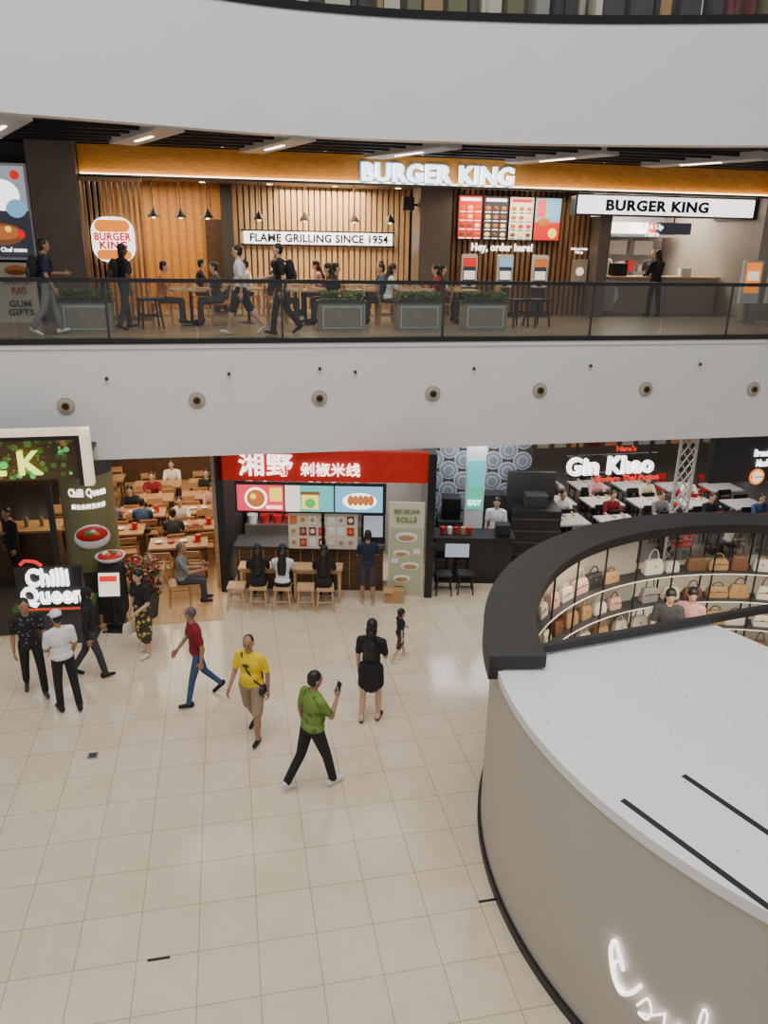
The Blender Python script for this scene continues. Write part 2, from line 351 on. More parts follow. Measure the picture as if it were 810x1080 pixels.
m=MB(MF); m.text('Hey, order here!',3.95,5.08,6.73,1.6,.24,'e_white',.03,.025); m.build('order_lettering')
for x,k_ in((3.02,'e_red'),(3.95,'e_blue'),(4.87,'e_food')):
    m=MB(MF); rrect(m,x,6.2,.40,.78,.05,4.75,4.85,'white_gloss'); m.box(x-.16,x+.16,4.74,4.75,5.95,6.5,'e_dark'); m.box(x-.16,x+.16,4.73,4.74,6.3,6.5,k_); m.box(x-.14,x+.14,4.73,4.74,6.0,6.2,'e_cream'); m.box(x-.06,x+.06,4.73,4.75,5.84,5.92,'black')
    m.box(x-.12,x+.12,4.78,4.88,5.14,5.85,'charcoal'); m.box(x-.25,x+.25,4.65,4.95,5.1,5.14,'black'); m.build('ordering_kiosk')
m=MB(MF); m.box(5.45,10.3,4.3,4.6,7.52,8.0,'black'); m.box(5.5,10.25,4.28,4.3,7.56,7.97,'e_white'); m.text('BURGER KING',7.6,4.27,7.76,2.75,.26,'black',.02,.045)
m.box(10.3,10.38,4.3,6,7.52,8.0,'black'); m.build('lightbox_sign')
m=MB(MF); m.box(6.3,6.6,4.6,5.4,5.1,7.52,'taupe'); m.text('Delivery Order\nPick up',6.02,5.07,6.7,.45,.16,'e_white',.01); m.box(5.85,6.25,5.0,5.08,5.9,6.5,'beige'); m.disc(6.05,4.99,6.2,.1,.02,'e_cream'); m.build('pickup_panel')
m=MB(MF); m.box(6.6,10.38,8.6,8.8,5.1,8.1,'lightgrey')
for k in range(4): m.box(6.7+k*.85,7.4+k*.85,8.1,8.6,5.1,6.0+.1*(k%2),'steel'); m.box(6.75+k*.85,7.35+k*.85,8.3,8.6,6.6,7.0,'white_gloss')
m.box(6.7,10.2,7.6,8.6,7.1,7.16,'steel')
for k in range(5): m.box(6.8+k*.7,7.35+k*.7,7.9,8.2,7.2,7.5,['e_orange','e_white','e_cream','e_white','e_red'][k])
for k in range(11): m.box(6.7+k*.33,6.88+k*.33,8.0,8.2,6.12,6.3+random.random()*.15,random.choice(['red_plastic','poster_cream','orange_plastic','beige','black','steel']))
m.build('kitchen_equipment')
m=MB(MF); m.box(6.7,10.3,5.4,6.1,5.1,6.02,'beige'); m.box(6.65,10.35,5.35,6.15,6.02,6.08,'wood_light')
m.box(7.3,7.7,5.6,5.9,6.08,6.4,'black'); m.box(8.4,8.75,5.6,5.9,6.08,6.38,'black'); m.box(9.3,9.6,5.6,5.8,6.08,6.3,'white_gloss'); m.disc(7.1,5.34,5.6,.28,.02,'white_gloss')
m.box(6.95,7.25,5.3,5.34,5.2,6.0,'lightgrey')
m.build('service_counter',bevel=.01)
m=MB(MF); m.box(8.6,9.6,5.9,6.0,7.15,7.45,'e_dark'); m.text('Pick Up\nHere',8.45,5.88,7.25,.6,.32,'e_white',.02,.02); m.tube((9.1,5.95,7.45),(9.1,5.95,8.12),.02,.02,'black'); m.build('pickup_sign')
m=MB(MF); m.box(10.4,11.6,4.0,9.3,5.1,8.12,'beige'); m.build('wall_right',origin=(0,0,0))
for x,mt in((9.75,'e_orange'),(10.5,'e_red')):
    m=MB(MF); m.box(x-.25,x+.25,3.2,3.32,5.55,6.55,'white_gloss'); m.box(x-.2,x+.2,3.19,3.2,5.8,6.5,mt); m.box(x-.15,x+.15,3.18,3.19,6.1,6.3,'e_cream'); m.box(x-.06,x+.06,3.2,3.3,5.14,5.55,'grey'); m.box(x-.2,x+.2,3.1,3.4,5.1,5.14,'grey'); m.build('self_order_kiosk')
for x in(-.9,-2.0,.3,1.2,-3.8,-4.4,-3.2):
    p=FW(x,5.7 if x>-3 else 5.2); m=MB(); m.tube((p.x,p.y,7.45),(p.x,p.y,8.12),.008,.008,'black',6); m.lathe([(.14,0),(.12,.05),(.04,.15),(.02,.2)],(p.x,p.y,7.28),'black',16); m.ell((p.x,p.y,7.29),(.05,.05,.04),'e_warm'); m.build('pendant_lamp')
for x in range(10):
    for d_ in(4.9,6.2,7.6):
        if d_>7 and -2.7<-4.9+x*1.6<2 : continue
        p=FW(-4.9+x*1.6,d_); m=MB(); m.lathe([(.07,0),(.07,.02)],(p.x,p.y,8.1),'e_warm',14); m.lathe([(.09,0.01),(.09,.03)],(p.x,p.y,8.1),'white_gloss',14); m.build('recessed_downlight')

# planters with shrubs
m=MB(); m.box(-.47,.47,-.18,.18,0,.56,'planter'); m.box(-.5,.5,-.2,.2,.56,.6,'charcoal'); m.box(-.4,.4,-.19,-.18,.06,.5,'lightgrey'); m.box(-.37,.37,-.195,-.19,.09,.47,'planter'); m.box(-.44,.44,-.15,.15,.6,.62,'black')
for i in range(620):
    x=random.uniform(-.46,.46);y=random.uniform(-.17,.17);z=.6+random.random()**.7*.18;a=random.random()*6.3;t=random.uniform(-.8,.8);L=.035
    M=Matrix.Translation((x,y,z))@Matrix.Rotation(a,4,'Z')@Matrix.Rotation(t,4,'X')
    m.add([(0,-L,0),(L*.5,0,.008),(0,L,0),(-L*.5,0,.008)],[(0,1,2,3)],random.choice(['leaf','leaf2','leaf2']),False,M)
planter=m.build('p',me_only=True)
for s_ in(-5.5,-.6,1.0,2.42): instF(planter,'planter_box',s_,1.75,5.1)
def chair_me(seat,frame,back=True):
    m=MB(); m.box(-.2,.2,-.2,.2,.43,.46,seat)
    for x in(-.18,.18):
        m.tube((x*1.05,-.19,0),(x,-.17,.43),.014,.018,frame,8); m.tube((x*1.05,.2,0),(x,.18,.43),.014,.018,frame,8)
        if back: m.tube((x,-.18,.43),(x*.95,-.25,.82),.016,.014,frame,8)
        m.tube((x,-.18,.2),(x,.19,.2),.01,.01,frame,6)
    if back:
        m.cb(0,-.245,.76,.38,.02,.14,seat,0,.18); m.cb(0,-.22,.6,.36,.018,.05,seat,0,.18)
    return m.build('c',me_only=True)
def table_me(w,d,h,top,leg,ped=False):
    m=MB(); m.box(-w/2,w/2,-d/2,d/2,h-.04,h,top)
    if ped: m.tube((0,0,.03),(0,0,h-.04),.035,.035,leg); m.lathe([(.24,0),(.22,.02),(.05,.04)],(0,0,0),leg)
    else:
        for x in(-1,1):
            for y in(-1,1): m.box(x*(w/2-.06)-.025,x*(w/2-.06)+.025,y*(d/2-.06)-.025,y*(d/2-.06)+.025,0,h-.04,leg)
        m.box(-w/2+.06,w/2-.06,-d/2+.05,-d/2+.07,h-.12,h-.04,leg); m.box(-w/2+.06,w/2-.06,d/2-.07,d/2-.05,h-.12,h-.04,leg)
    return m.build('t',me_only=True)
def stool_me(seat,frame):
    m=MB(); m.box(-.16,.16,-.16,.16,.42,.46,seat)
    for x in(-1,1):
        for y in(-1,1): m.tube((x*.16,y*.16,0),(x*.12,y*.12,.42),.016,.016,frame,8)
    m.box(-.14,.14,-.15,-.13,.18,.2,frame); m.box(-.14,.14,.13,.15,.18,.2,frame); m.box(-.15,-.13,-.14,.14,.22,.24,frame); m.box(.13,.15,-.14,.14,.22,.24,frame)
    return m.build('s',me_only=True)
ch_wood=chair_me('wood_mid','wood_mid'); ch_or=chair_me('orange_plastic','wood_light'); ch_blk=chair_me('black','black'); ch_red=chair_me('red_plastic','black'); st_wood=stool_me('wood_light','wood_light'); st_blk=stool_me('black','black')
tb_wood=table_me(1.2,.65,.75,'wood_mid','wood_dark'); tb_ped=table_me(.65,.65,.74,'wood_light','black',True); tb_grey=table_me(.9,.75,.75,'lightgrey','black',True); tb_long=table_me(1.0,.35,.75,'wood_light','wood_light')
for s_,d_ in((-3.6,2.9),(-2.4,3.4),(-1.2,3.0),(0.0,3.2),(1.2,3.0),(2.4,3.2),(-2.9,5.2),(-1.2,5.3),(.4,5.3)):
    instF(tb_ped,'cafe_table',s_,d_,5.1)
    for dx,r in((-.6,-90),(.6,90)): instF(ch_or if s_<-2 else (ch_wood if d_<4 else ch_or),'cafe_chair',s_+dx,d_+random.uniform(-.1,.1),5.1,math.radians(r))
for s_ in(3.4,3.9,-4.4): instF(st_blk,'bar_stool',s_,2.4,5.1,.3,1.3)

# ------------------------------------------------------------------ ground floor stalls
Y0=14.1
m=MB(); m.box(-3.25,.84,Y0,Y0+.15,2.41,3.02,'e_redsign'); m.text('湘野',-2.3,Y0-.02,2.74,1.05,.45,'e_white',.05,.012); m.text('剁椒米线',-1.05,Y0-.02,2.66,1.15,.27,'e_white',.04,.006)
for k in range(26): 
    x=-.3+random.random()*1.05; z=2.48+random.random()*.48
    m.cb(x,Y0-.006,z,.10,.01,.012,'red_plastic',0,0,random.random()*3)
m.build('red_shop_sign')
m=MB(); m.box(-2.92,.04,Y0-.02,Y0+.08,1.76,2.37,'black')
xs=[-2.88,-1.94,-.96,0.0]
for k,(bg) in enumerate(('e_pink','e_teal','e_blue')):
    m.box(xs[k],xs[k+1]-.03,Y0-.03,Y0-.02,1.8,2.33,bg)
    cx=(xs[k]+xs[k+1])/2
    if k==0: m.disc(cx-.1,Y0-.035,2.06,.22,.01,'e_white'); m.disc(cx-.1,Y0-.042,2.06,.18,.01,'e_food'); m.disc(cx-.15,Y0-.046,2.1,.06,.01,'e_yellow')
    if k==1: 
        m.box(xs[k],cx-.2,Y0-.035,Y0-.03,1.8,2.33,'e_cream'); m.box(cx-.16,cx+.16,Y0-.04,Y0-.03,1.85,2.15,'e_yellow'); m.box(cx-.19,cx+.19,Y0-.045,Y0-.03,2.15,2.21,'e_brown'); m.disc(cx,Y0-.05,1.98,.1,.01,'e_green')
    if k==2: m.ell((cx,Y0-.035,2.03),(.34,.01,.17),'e_white'); [m.ell((cx-.18+.1*q,Y0-.045,2.05),(.06,.01,.11),'e_food') for q in range(5)]
m.box(xs[1]-.3,xs[1]-.06,Y0-.036,Y0-.03,2.0,2.28,'e_yellow'); m.text('NOODLES',xs[1]-.22,Y0-.036,1.88,.3,.07,'e_white',.01); m.build('stall_menu_screens')
m=MB(); m.box(-1.9,-.52,Y0+.05,Y0+.1,.98,1.74,'poster_cream')
for c_ in range(7):
    for r_ in range(3):
        x=-1.8+c_*.19; m.box(x-.07,x+.07,Y0+.04,Y0+.05,1.03+r_*.24,1.2+r_*.24,random.choice(['red_plastic','poster_cream','orange_plastic','white_gloss','bag_wineb'])); m.disc(x,Y0+.035,1.12+r_*.24,.045,.01,random.choice(['bag_tan','orange_plastic','white_gloss']))
m.box(-1.24,-1.18,Y0+.03,Y0+.06,.98,1.74,'black'); m.build('printed_menu_board')
m=MB(); m.box(-3.0,.0,Y0+.2,Y0+.75,.0,.92,'wood_dark'); m.box(-3.05,.04,Y0+.15,Y0+.8,.92,.97,'charcoal')
for k in range(12): m.box(-2.95+k*.25,-2.93+k*.25,Y0+.18,Y0+.2,.05,.9,'wood_mid')
m.build('stall_counter',bevel=.008)
m=MB(); m.box(-3.3,-3.15,Y0,Y0+3.2,0,3.02,'black'); m.build('wall_stall_left',origin=(0,0,0))
m=MB(); m.box(.84,1.0,Y0-.1,Y0+3.2,0,3.02,'black_gloss'); m.build('wall_stall_right',origin=(0,0,0))
m=MB(); m.box(-3.15,.84,Y0+2.2,Y0+2.35,0,3.02,'lightgrey'); m.build('wall_stall_back',origin=(0,0,0))
m=MB(); m.box(-3.1,-.3,Y0+1.7,Y0+2.15,0,.85,'steel')
for r_ in range(3):
    m.box(-3.1,-.3,Y0+1.9,Y0+2.15,1.2+.4*r_,1.23+.4*r_,'steel')
    for k in range(16): m.lathe([(.06,0),(.07,.08),(.05,.16)],(-3.0+k*.17,Y0+2.0,1.23+.4*r_),random.choice(['red_plastic','white_gloss','poster_cream','steel','orange_plastic']),10)
for k in range(6): m.lathe([(.1,0),(.12,.15),(.12,.18)],(-2.95+k*.28,Y0+1.9,.85),random.choice(['steel','red_plastic','white_gloss']),14)
m.build('kitchen_shelving')
for x in(-2.6,-2.2): 
    m=MB(); m.lathe([(.03,.1),(.13,0),(.13,-.02)],(x,Y0+.9,1.6),'red_plastic',16); m.ell((x,Y0+.9,1.58),(.05,.05,.03),'e_warm'); m.tube((x,Y0+.9,1.7),(x,Y0+.9,3.02),.006,.006,'black',6); m.build('heat_lamp')
m=MB(); m.box(.1,.8,Y0-.06,Y0-.01,.0,2.03,'poster_cream'); m.box(.13,.77,Y0-.07,Y0-.06,.06,1.5,'poster_sage')
m.text('BEST-SELLING',.45,Y0-.08,1.85,.5,.09,'poster_green',.01); m.text('ROLLS',.45,Y0-.08,1.68,.4,.12,'poster_green',.01)
for x,z,r_ in((.45,1.3,.2),(.36,.95,.15),(.54,.68,.17),(.38,.4,.16)): m.ell((x,Y0-.075,z),(r_*1.2,.012,r_*.55),'white_gloss'); m.ell((x,Y0-.085,z),(r_*.8,.012,r_*.32),'bag_tan')
m.box(.16,.3,Y0-.08,Y0-.07,.75,.85,'white_gloss'); m.box(.6,.74,Y0-.08,Y0-.07,.95,1.05,'white_gloss')
m.build('standing_poster')
m=MB(); m.box(-.45,.03,Y0+.2,Y0+.3,1.05,1.7,'black'); m.box(-.4,-.02,Y0+.19,Y0+.2,1.2,1.65,'e_grey'); m.box(-.25,-.15,Y0+.22,Y0+.28,.97,1.05,'black'); m.build('payment_screen')
m=MB(); m.box(.03,.42,13.72,13.95,.0,.27,'bag_tan'); m.cb(.1,13.7,.28,.18,.12,.008,'bag_tan',0,.4); m.cb(.33,13.97,.28,.18,.12,.008,'bag_tan',0,-.4); m.build('cardboard_box')
inst(tb_long,'dining_table',-2.35,13.82); inst(tb_long,'dining_table',-1.3,13.82)
for x in(-2.85,-2.42,-1.95,-1.5,-1.12): inst(st_wood,'wooden_stool',x,13.45,0,.1*(x%1),1.05)

m=MB(); m.box(1.1,2.7,14.75,15.25,0,1.0,'black_gloss'); m.box(1.05,2.75,14.7,15.3,1.0,1.05,'black')
m.box(1.3,1.8,14.74,14.75,.6,.9,'e_grey')
for k in range(5): m.lathe([(.05,0),(.06,.15)],(1.25+k*.14,14.95,1.05),random.choice(['white_gloss','red_plastic','steel','bag_tan']),10)
m.box(2.35,2.65,14.8,15.05,1.05,1.3,'black'); m.build('dessert_counter')
m=MB(); m.box(1.0,3.4,17.0,17.15,0,3.02,'charcoal')
for k in range(7):
    for q in range(5):
        x=1.15+k*.34; z=.6+q*.5+(.25 if k%2 else 0)
        for j,(r_,mt) in enumerate(((.22,'lightgrey'),(.19,'pattern_blue'),(.13,'lightgrey'),(.10,'pattern_blue'))): m.tube((x,17.0,z),(x,16.985-j*.008-.004*(k%2),z),r_,r_,mt,20)
m.build('wall_patterned',origin=(0,0,0))
m=MB(); m.box(1.75,2.15,15.55,15.75,0,3.02,'white_gloss'); m.box(1.78,2.12,15.53,15.55,1.4,2.5,'e_exit'); m.box(1.78,2.12,15.52,15.53,1.9,2.5,'e_teal'); m.text('EXIT',1.95,15.52,1.55,.28,.12,'e_white',.01); m.build('exit_sign_pillar')
m=MB(); m.box(2.2,2.7,15.9,16.3,1.0,1.6,'black'); m.box(1.3,1.7,15.9,16.3,1.0,1.5,'black'); m.box(1.2,2.8,15.8,16.5,.0,1.0,'charcoal'); m.box(2.25,2.65,15.88,15.9,1.1,1.3,'steel'); m.build('coffee_machine')
m=MB(); m.box(2.85,3.95,15.9,16.75,0,1.25,'black'); m.box(2.85,3.95,16.75,16.85,0,1.9,'charcoal')
for k in range(4): m.box(2.83,3.97,15.87,15.9,.2+.28*k,.24+.28*k,'charcoal')
m.box(3.2,3.7,16.2,16.6,1.25,1.5,'navy' if 'navy' in MATS else 'charcoal'); m.build('dark_cabinet')
inst(st_blk,'black_stool',1.25,14.25); inst(st_blk,'black_stool',1.7,14.3)
m=MB(MF); m.text('Gin Khao',4.98,.3,2.42,2.0,.40,'e_white',.08,.035); m.text('Modern Thai Fusion',5.4,.3,2.12,1.5,.12,'e_red',.04,.01); m.text("Nara's",5.3,.3,2.78,.45,.12,'e_red',.04,.02); m.box(4.0,6.1,.38,.42,2.2,2.24,'black'); m.box(4.0,6.1,.38,.42,2.6,2.64,'black'); m.box(4.2,4.24,.38,.42,2.24,3.02,'black'); m.box(5.9,5.94,.38,.42,2.24,3.02,'black'); m.build('thai_restaurant_sign')
for X in(4.3,5.5,6.7,7.9,9.1):
    for Y in(16.8,18.2,19.6):
        inst(tb_grey,'restaurant_table',X,Y,0,A)
        for dy,r in((-.65,0),(.65,180)): inst(random.choice([ch_blk,ch_red,ch_blk]),'restaurant_chair',X-.12*dy,Y+dy,0,math.radians(r)+A)
m=MB(MF); m.box(3,16,8.5,8.7,0,3.02,'taupe')
for k in range(20): m.box(3.2+k*.6,3.6+k*.6,8.45,8.5,.6,1.5,random.choice(['e_grey','bag_wineb','wood_mid','white_gloss','e_brown','poster_cream']))
m.build('wall_back_right',origin=(0,0,0))
m=MB(MF)
for s_ in(6.7,7.1): m.box(s_,s_+.04,.5,.56,0,3.02,'lightgrey')
for k in range(11):
    for q in range(2):
        m.cb(6.82+.19*q,.53,.15+.27*k,.02,.03,.34,'lightgrey',0,0,.62); m.cb(6.82+.19*q,.53,.15+.27*k,.02,.03,.34,'lightgrey',0,0,-.62)
m.build('lattice_screen')
m=MB(MF); m.box(7.4,14,.3,.5,1.9,3.02,'black'); m.box(9.6,14,.3,.5,0,1.9,'black'); m.text('Bread &\nMash',8.65,.28,2.45,.5,.4,'e_white',.02,.01); m.disc(8.55,.27,2.02,.18,.03,'e_orange'); m.disc(8.55,.25,2.02,.13,.02,'e_cream'); m.box(8.4,8.7,.24,.26,2.0,2.04,'e_brown')
m.build('bakery_sign_panel')
m=MB(MF); m.box(-14,-3.3,8.5,8.7,0,3.02,'wood_dark')
for k in range(24): m.box(-9+k*.24,-8.85+k*.24,8.42,8.5,.9,1.3,random.choice(['e_cream','red_plastic','wood_mid','bag_wineb','leaf2','beige','charcoal']))
m.build('wall_back_left',origin=(0,0,0))
m=MB(); m.box(-3.42,-3.3,14.3,22,0,1.3,'wood_light'); m.box(-3.42,-3.3,14.3,22,1.3,3.02,'beige'); m.build('wall_restaurant_side',origin=(0,0,0))
for (X,Y) in((-4.35,14.95),(-4.35,16.0),(-4.4,17.1),(-4.5,18.2),(-4.6,19.3),(-5.9,15.6),(-5.75,16.75),(-5.85,17.85),(-5.95,19.0),(-7.3,17.0),(-7.5,18.2),(-7.6,19.4)):
    inst(tb_wood,'dining_table',X,Y,0,A)
    for dx in(-.3,.3):
        for dy,r in((-.5,0),(.5,180)):
            inst(ch_wood,'dining_chair',X+dx-.2*dy,Y+dy+dx*.2,0,math.radians(r)+A+random.uniform(-.15,.15))
m=MB()
for (X,Y) in((-4.35,14.95),(-4.35,16.0),(-4.4,17.1),(-5.9,15.6),(-5.75,16.75)):
    for k in range(4): m.lathe([(.03,0),(.09,.04)],(X-.4+k*.25,Y-.08+k*.05,.75),random.choice(['white_gloss','red_plastic']),12)
    m.box(X+.35,X+.45,Y+.02,Y+.1,.75,.9,'red_plastic')
m.build('tableware')
m=MB(); m.lathe([(.47,0),(.47,3.02)],(-5.55,13.45,0),'charcoal',36); m.lathe([(.475,.9),(.475,2.75)],(-5.55,13.45,0),'bag_oliveb',36)
cx,cy=-5.55,13.45
def cylpt(a,r=.485): a=math.radians(a); return (cx+r*math.cos(a),cy+r*math.sin(a))
def wraptext(mb,body,a,z,w,h,mt,bold=.02):
    V,Fs=textgeo(body,bold); mb.add([(*cylpt(a+math.degrees(p[0]*w/.47),.485+p[2]*.01),z+p[1]*h) for p in V],Fs,mt)
wraptext(m,'Chilli Queen',-68,2.45,.66,.18,'e_white'); wraptext(m,'麻白麻辣烫来拌',-68,2.2,.6,.1,'e_white',0)
a=-68; x,y=cylpt(a,.47); Rm=Matrix.Rotation(math.radians(a+90),3,'Z')
m.ell((x,y,1.6),(.32,.05,.25),'white_gloss',R=Rm); m.ell((*cylpt(a,.5),1.67),(.28,.05,.15),'red_plastic',R=Rm); m.ell((*cylpt(a-6,.53),1.7),(.08,.04,.06),'leaf2',R=Rm); m.ell((*cylpt(a+8,.53),1.68),(.07,.04,.05),'orange_plastic',R=Rm); m.ell((*cylpt(a+2,.53),1.73),(.06,.04,.04),'poster_cream',R=Rm)
m.build('advertising_column')
M=Matrix.Translation((-5.62,12.0,0.12))@Matrix.Rotation(.12,4,'Z')
m=MB(M); m.box(-.75,.5,-.1,.35,-.12,.55,'charcoal'); m.box(-.8,.52,-.15,.4,.55,.62,'leaf'); m.box(-.68,.42,-.14,-.04,.62,1.36,'black')
m.text('Chilli',-.14,-.17,1.2,.70,.33,'e_white',.06,.03); m.text('Queen',-.10,-.17,.84,1.02,.38,'e_white',.06,.03)
m.path([(-.55,-.17,1.45),(-.47,-.17,1.52),(-.3,-.17,1.5),(-.2,-.17,1.42)],.03,'e_red'); m.box(-.6,.4,-.16,-.14,.58,.61,'e_red')
m.build('illuminated_name_sign')
m=MB(); m.box(-5.1,-4.7,12.3,12.55,0,.06,'black'); m.tube((-4.9,12.42,.05),(-4.9,12.42,.75),.03,.03,'black'); m.cb(-4.9,12.38,.95,.42,.05,.5,'black',.1,-.25); m.cb(-4.9,12.34,.96,.36,.02,.42,'e_cream',.1,-.25); m.cb(-4.9,12.325,1.08,.3,.01,.1,'e_red',.1,-.25); m.build('menu_display_stand')
m=MB(); X_=-5.0; Y_=12.8; m.lathe([(.05,0),(.2,.05),(.27,.14),(.25,.14),(.18,.07)],(X_,Y_,1.2),'white_gloss',24); m.ell((X_,Y_,1.33),(.23,.23,.06),'red_plastic'); m.ell((X_-.07,Y_-.05,1.39),(.06,.06,.04),'white_gloss'); m.ell((X_+.07,Y_,1.39),(.06,.05,.04),'leaf2'); m.ell((X_,Y_-.1,1.38),(.06,.05,.04),'orange_plastic'); m.box(X_-.2,X_+.2,Y_-.15,Y_+.15,0,1.2,'charcoal'); m.build('model_noodle_bowl_stand')
m=MB()
for i in range(700):
    a=random.random()*6.3; rr=random.random()**.5*.33; x=-4.5+rr*math.cos(a); y=13.0+rr*math.sin(a)*.7; z=.45+random.random()*.75; M=Matrix.Translation((x,y,z))@Matrix.Rotation(a,4,'Z')@Matrix.Rotation(random.uniform(-1,1),4,'X'); L=.06
    m.add([(0,-L,0),(L*.5,0,.01),(0,L,0),(-L*.5,0,.01)],[(0,1,2,3)],random.choice(['red_plastic','leaf2','leaf','bag_wineb','bag_pinkb']),False,M)
m.lathe([(.2,0),(.28,.5)],(-4.5,13.0,0),'charcoal',20)
for i in range(10): a=i*.63; m.tube((-4.5,13.0,.45),(-4.5+.25*math.cos(a),13.0+.2*math.sin(a),1.0),.008,.005,'wood_dark',5)
m.build('red_flower_arrangement')
m=MB(MF); m.box(-9,-5.2,-1.25,-1.05,3.78,3.88,'e_frame'); m.box(-5.34,-5.2,-1.25,-1.05,2.92,3.88,'e_frame'); m.box(-9,-5.34,-1.2,-1.05,3.70,3.78,'black'); m.box(-9,-5.42,-.9,-.8,2.95,3.70,'wood_dark'); m.box(-5.42,-5.34,-1.2,-.8,2.92,3.7,'black')
m.box(-9,-5.3,-.8,0,3.3,3.36,'black')
m.text('K',-6.2,-1.0,3.28,.36,.40,'e_lime',.08,.02); m.text('L',-6.75,-1.0,3.28,.32,.40,'e_lime',.08,.02)
for i in range(120): m.disc(-8+random.random()*2.5,-.905,3.0+random.random()*.65,.02+random.random()*.05,.01,random.choice(['leaf2','poster_green','brass','leaf2','e_green']),10)
m.build('lit_frame_shop_sign')
m=MB(MF); m.box(-9.5,-6.6,1.8,2.3,0,1.05,'wood_dark'); m.box(-9.6,-6.5,1.7,2.4,1.05,1.1,'wood_mid')
for k in range(8): m.lathe([(.04,0),(.05,.15),(.02,.22)],(-9+.3*k,2.0,1.1),random.choice(['bag_oliveb','brass','white_gloss']),10)
m.build('bar_counter')
m=MB(MF); m.box(-6.35,-6.25,.3,.4,0,3.02,'charcoal'); m.build('dark_post')

# ------------------------------------------------------------------ circular kiosk
KX,KY=5.72,7.3
m=MB(); m.arc(KX,KY,4.34,4.46,112,272,.1,2.42,'cream_wall',80); m.arc(KX,KY,4.32,4.5,112,272,0,.1,'black',80); m.build('kiosk_curved_wall',origin=(0,0,0))
m=MB(); m.arc(KX,KY,3.97,4.58,-40,183,2.56,2.70,'ring_black',110); m.arc(KX,KY,4.44,4.58,-40,183,2.42,2.56,'ring_black',110); m.build('kiosk_canopy_ring',origin=(0,0,0))
ar=[(KX+4.48*math.cos(math.radians(a)),KY+4.48*math.sin(math.radians(a))) for a in np.linspace(181,270,40)]
m=MB(); m.prism(ar+[(7.9,3.0),(3.95,8.32)],2.42,2.52,'white_gloss'); 
def groove(mb,a,b,w,mt,z=2.522):
    a=Vector((*a,0));b=Vector((*b,0)); c=(a+b)/2; d=b-a; mb.cb(c.x,c.y,z,d.length,w,.006,mt,math.atan2(d.y,d.x))
groove(m,(2.0,5.1),(3.1,3.45),.055,'black'); groove(m,(2.62,5.42),(3.75,3.6),.055,'black')
for i in range(50): a=random.uniform(182,225); r_=random.uniform(1.5,4.3); m.cb(KX+r_*math.cos(math.radians(a)),KY+r_*math.sin(math.radians(a)),2.523,random.uniform(.008,.025),.007,.003,'grey',random.random()*3)
m.build('kiosk_roof',origin=(0,0,0))
m=MB(); m.prism([(3.95,8.32),(1.35,7.24),(1.38,7.15),(3.93,8.2)],0,2.42,'cream_wall'); m.prism([(3.95,8.32),(3.85,8.22),(7.8,3.0),(7.9,3.1)],0,2.42,'cream_wall'); m.build('kiosk_inner_wall',origin=(0,0,0))
m=MB()
def beam(mb,a,b,z,w,h,mt):
    a=Vector((*a,0));b=Vector((*b,0)); c=(a+b)/2; d=b-a; mb.cb(c.x,c.y,z,d.length,w,h,mt,math.atan2(d.y,d.x))
beam(m,(1.75,7.42),(9.5,10.2),2.60,.07,.09,'ring_black'); m.build('kiosk_cross_beam',origin=(0,0,0))
m=MB(); m.arc(KX,KY,0.05,4.5,0,360,0.0,.05,'floor_tile',60); m.build('kiosk_floor',origin=(0,0,0))
m=MB()
SHZ=(.30,.80,1.30,1.80)
for z in SHZ: m.arc(KX,KY,4.05,4.42,15,165,z,z+.03,'charcoal',60); m.arc(KX,KY,4.04,4.06,15,165,z+.006,z+.018,'e_shelf',60)
m.arc(KX,KY,4.05,4.42,15,165,.05,.12,'charcoal',60)
for a in range(15,170,10):
    for r_ in(4.06,4.40):
        x=KX+r_*math.cos(math.radians(a)); y=KY+r_*math.sin(math.radians(a)); m.tube((x,y,.05),(x,y,2.56),.016,.016,'black',8)
m.build('display_shelf',origin=(0,0,0))
m=MB(); m.arc(KX,KY,4.45,4.47,15,111,.05,2.42,'glass_clear',60); m.build('kiosk_glass_wall',origin=(0,0,0))
def bag(mb,x,y,z,w,h,d,mt,rz):
    M=Matrix.Translation((x,y,z))@Matrix.Rotation(rz,4,'Z')
    ws=[(.5,.5,0),(.53,.52,.12),(.52,.5,.45),(.46,.4,.8),(.40,.28,.96),(.34,.15,1)]
    vs=[];n=len(ws)
    for a_,b_,c_ in ws: vs+= [(-w*a_,-d*b_*.8,h*c_),(-w*a_*.9,-d*b_,h*c_),(w*a_*.9,-d*b_,h*c_),(w*a_,-d*b_*.8,h*c_),(w*a_,d*b_*.8,h*c_),(-w*a_,d*b_*.8,h*c_)]
    fs=[tuple(range(5,-1,-1)),tuple(range((n-1)*6,n*6))]
    for j in range(n-1):
        for i in range(6): k=(i+1)%6; fs.append((j*6+i,j*6+k,j*6+6+k,j*6+6+i))
    mb.add(vs,fs,mt,False,M)
    sv=mb.M; mb.M=sv@M
    hh=h*random.choice([.35,.5,.75])
    pts=[(w*.28*math.cos(t),0,h*.95+hh*math.sin(t)) for t in np.linspace(0,math.pi,7)]
    mb.path(pts,.011,mt if random.random()<.5 else 'bag_brownb',5); mb.ell((0,-d/2-.005,h*.6),(.018,.008,.018),'brass',6,4)
    if random.random()<.4: mb.box(-w*.46,w*.46,-d*.53,-d*.5,h*.5,h*.56,'bag_brownb')
    mb.M=sv
m=MB()
for z in SHZ:
    a=18.
    while a<163:
        a+=random.uniform(4.4,6.0)
        if random.random()<.06: continue
        x=KX+4.22*math.cos(math.radians(a)); y=KY+4.22*math.sin(math.radians(a))
        w=random.uniform(.22,.34); bag(m,x,y,z+.03,w,random.uniform(.17,.26),.13,random.choice(BAGS),math.radians(a-90))
m.build('handbag_collection',origin=(0,0,0))
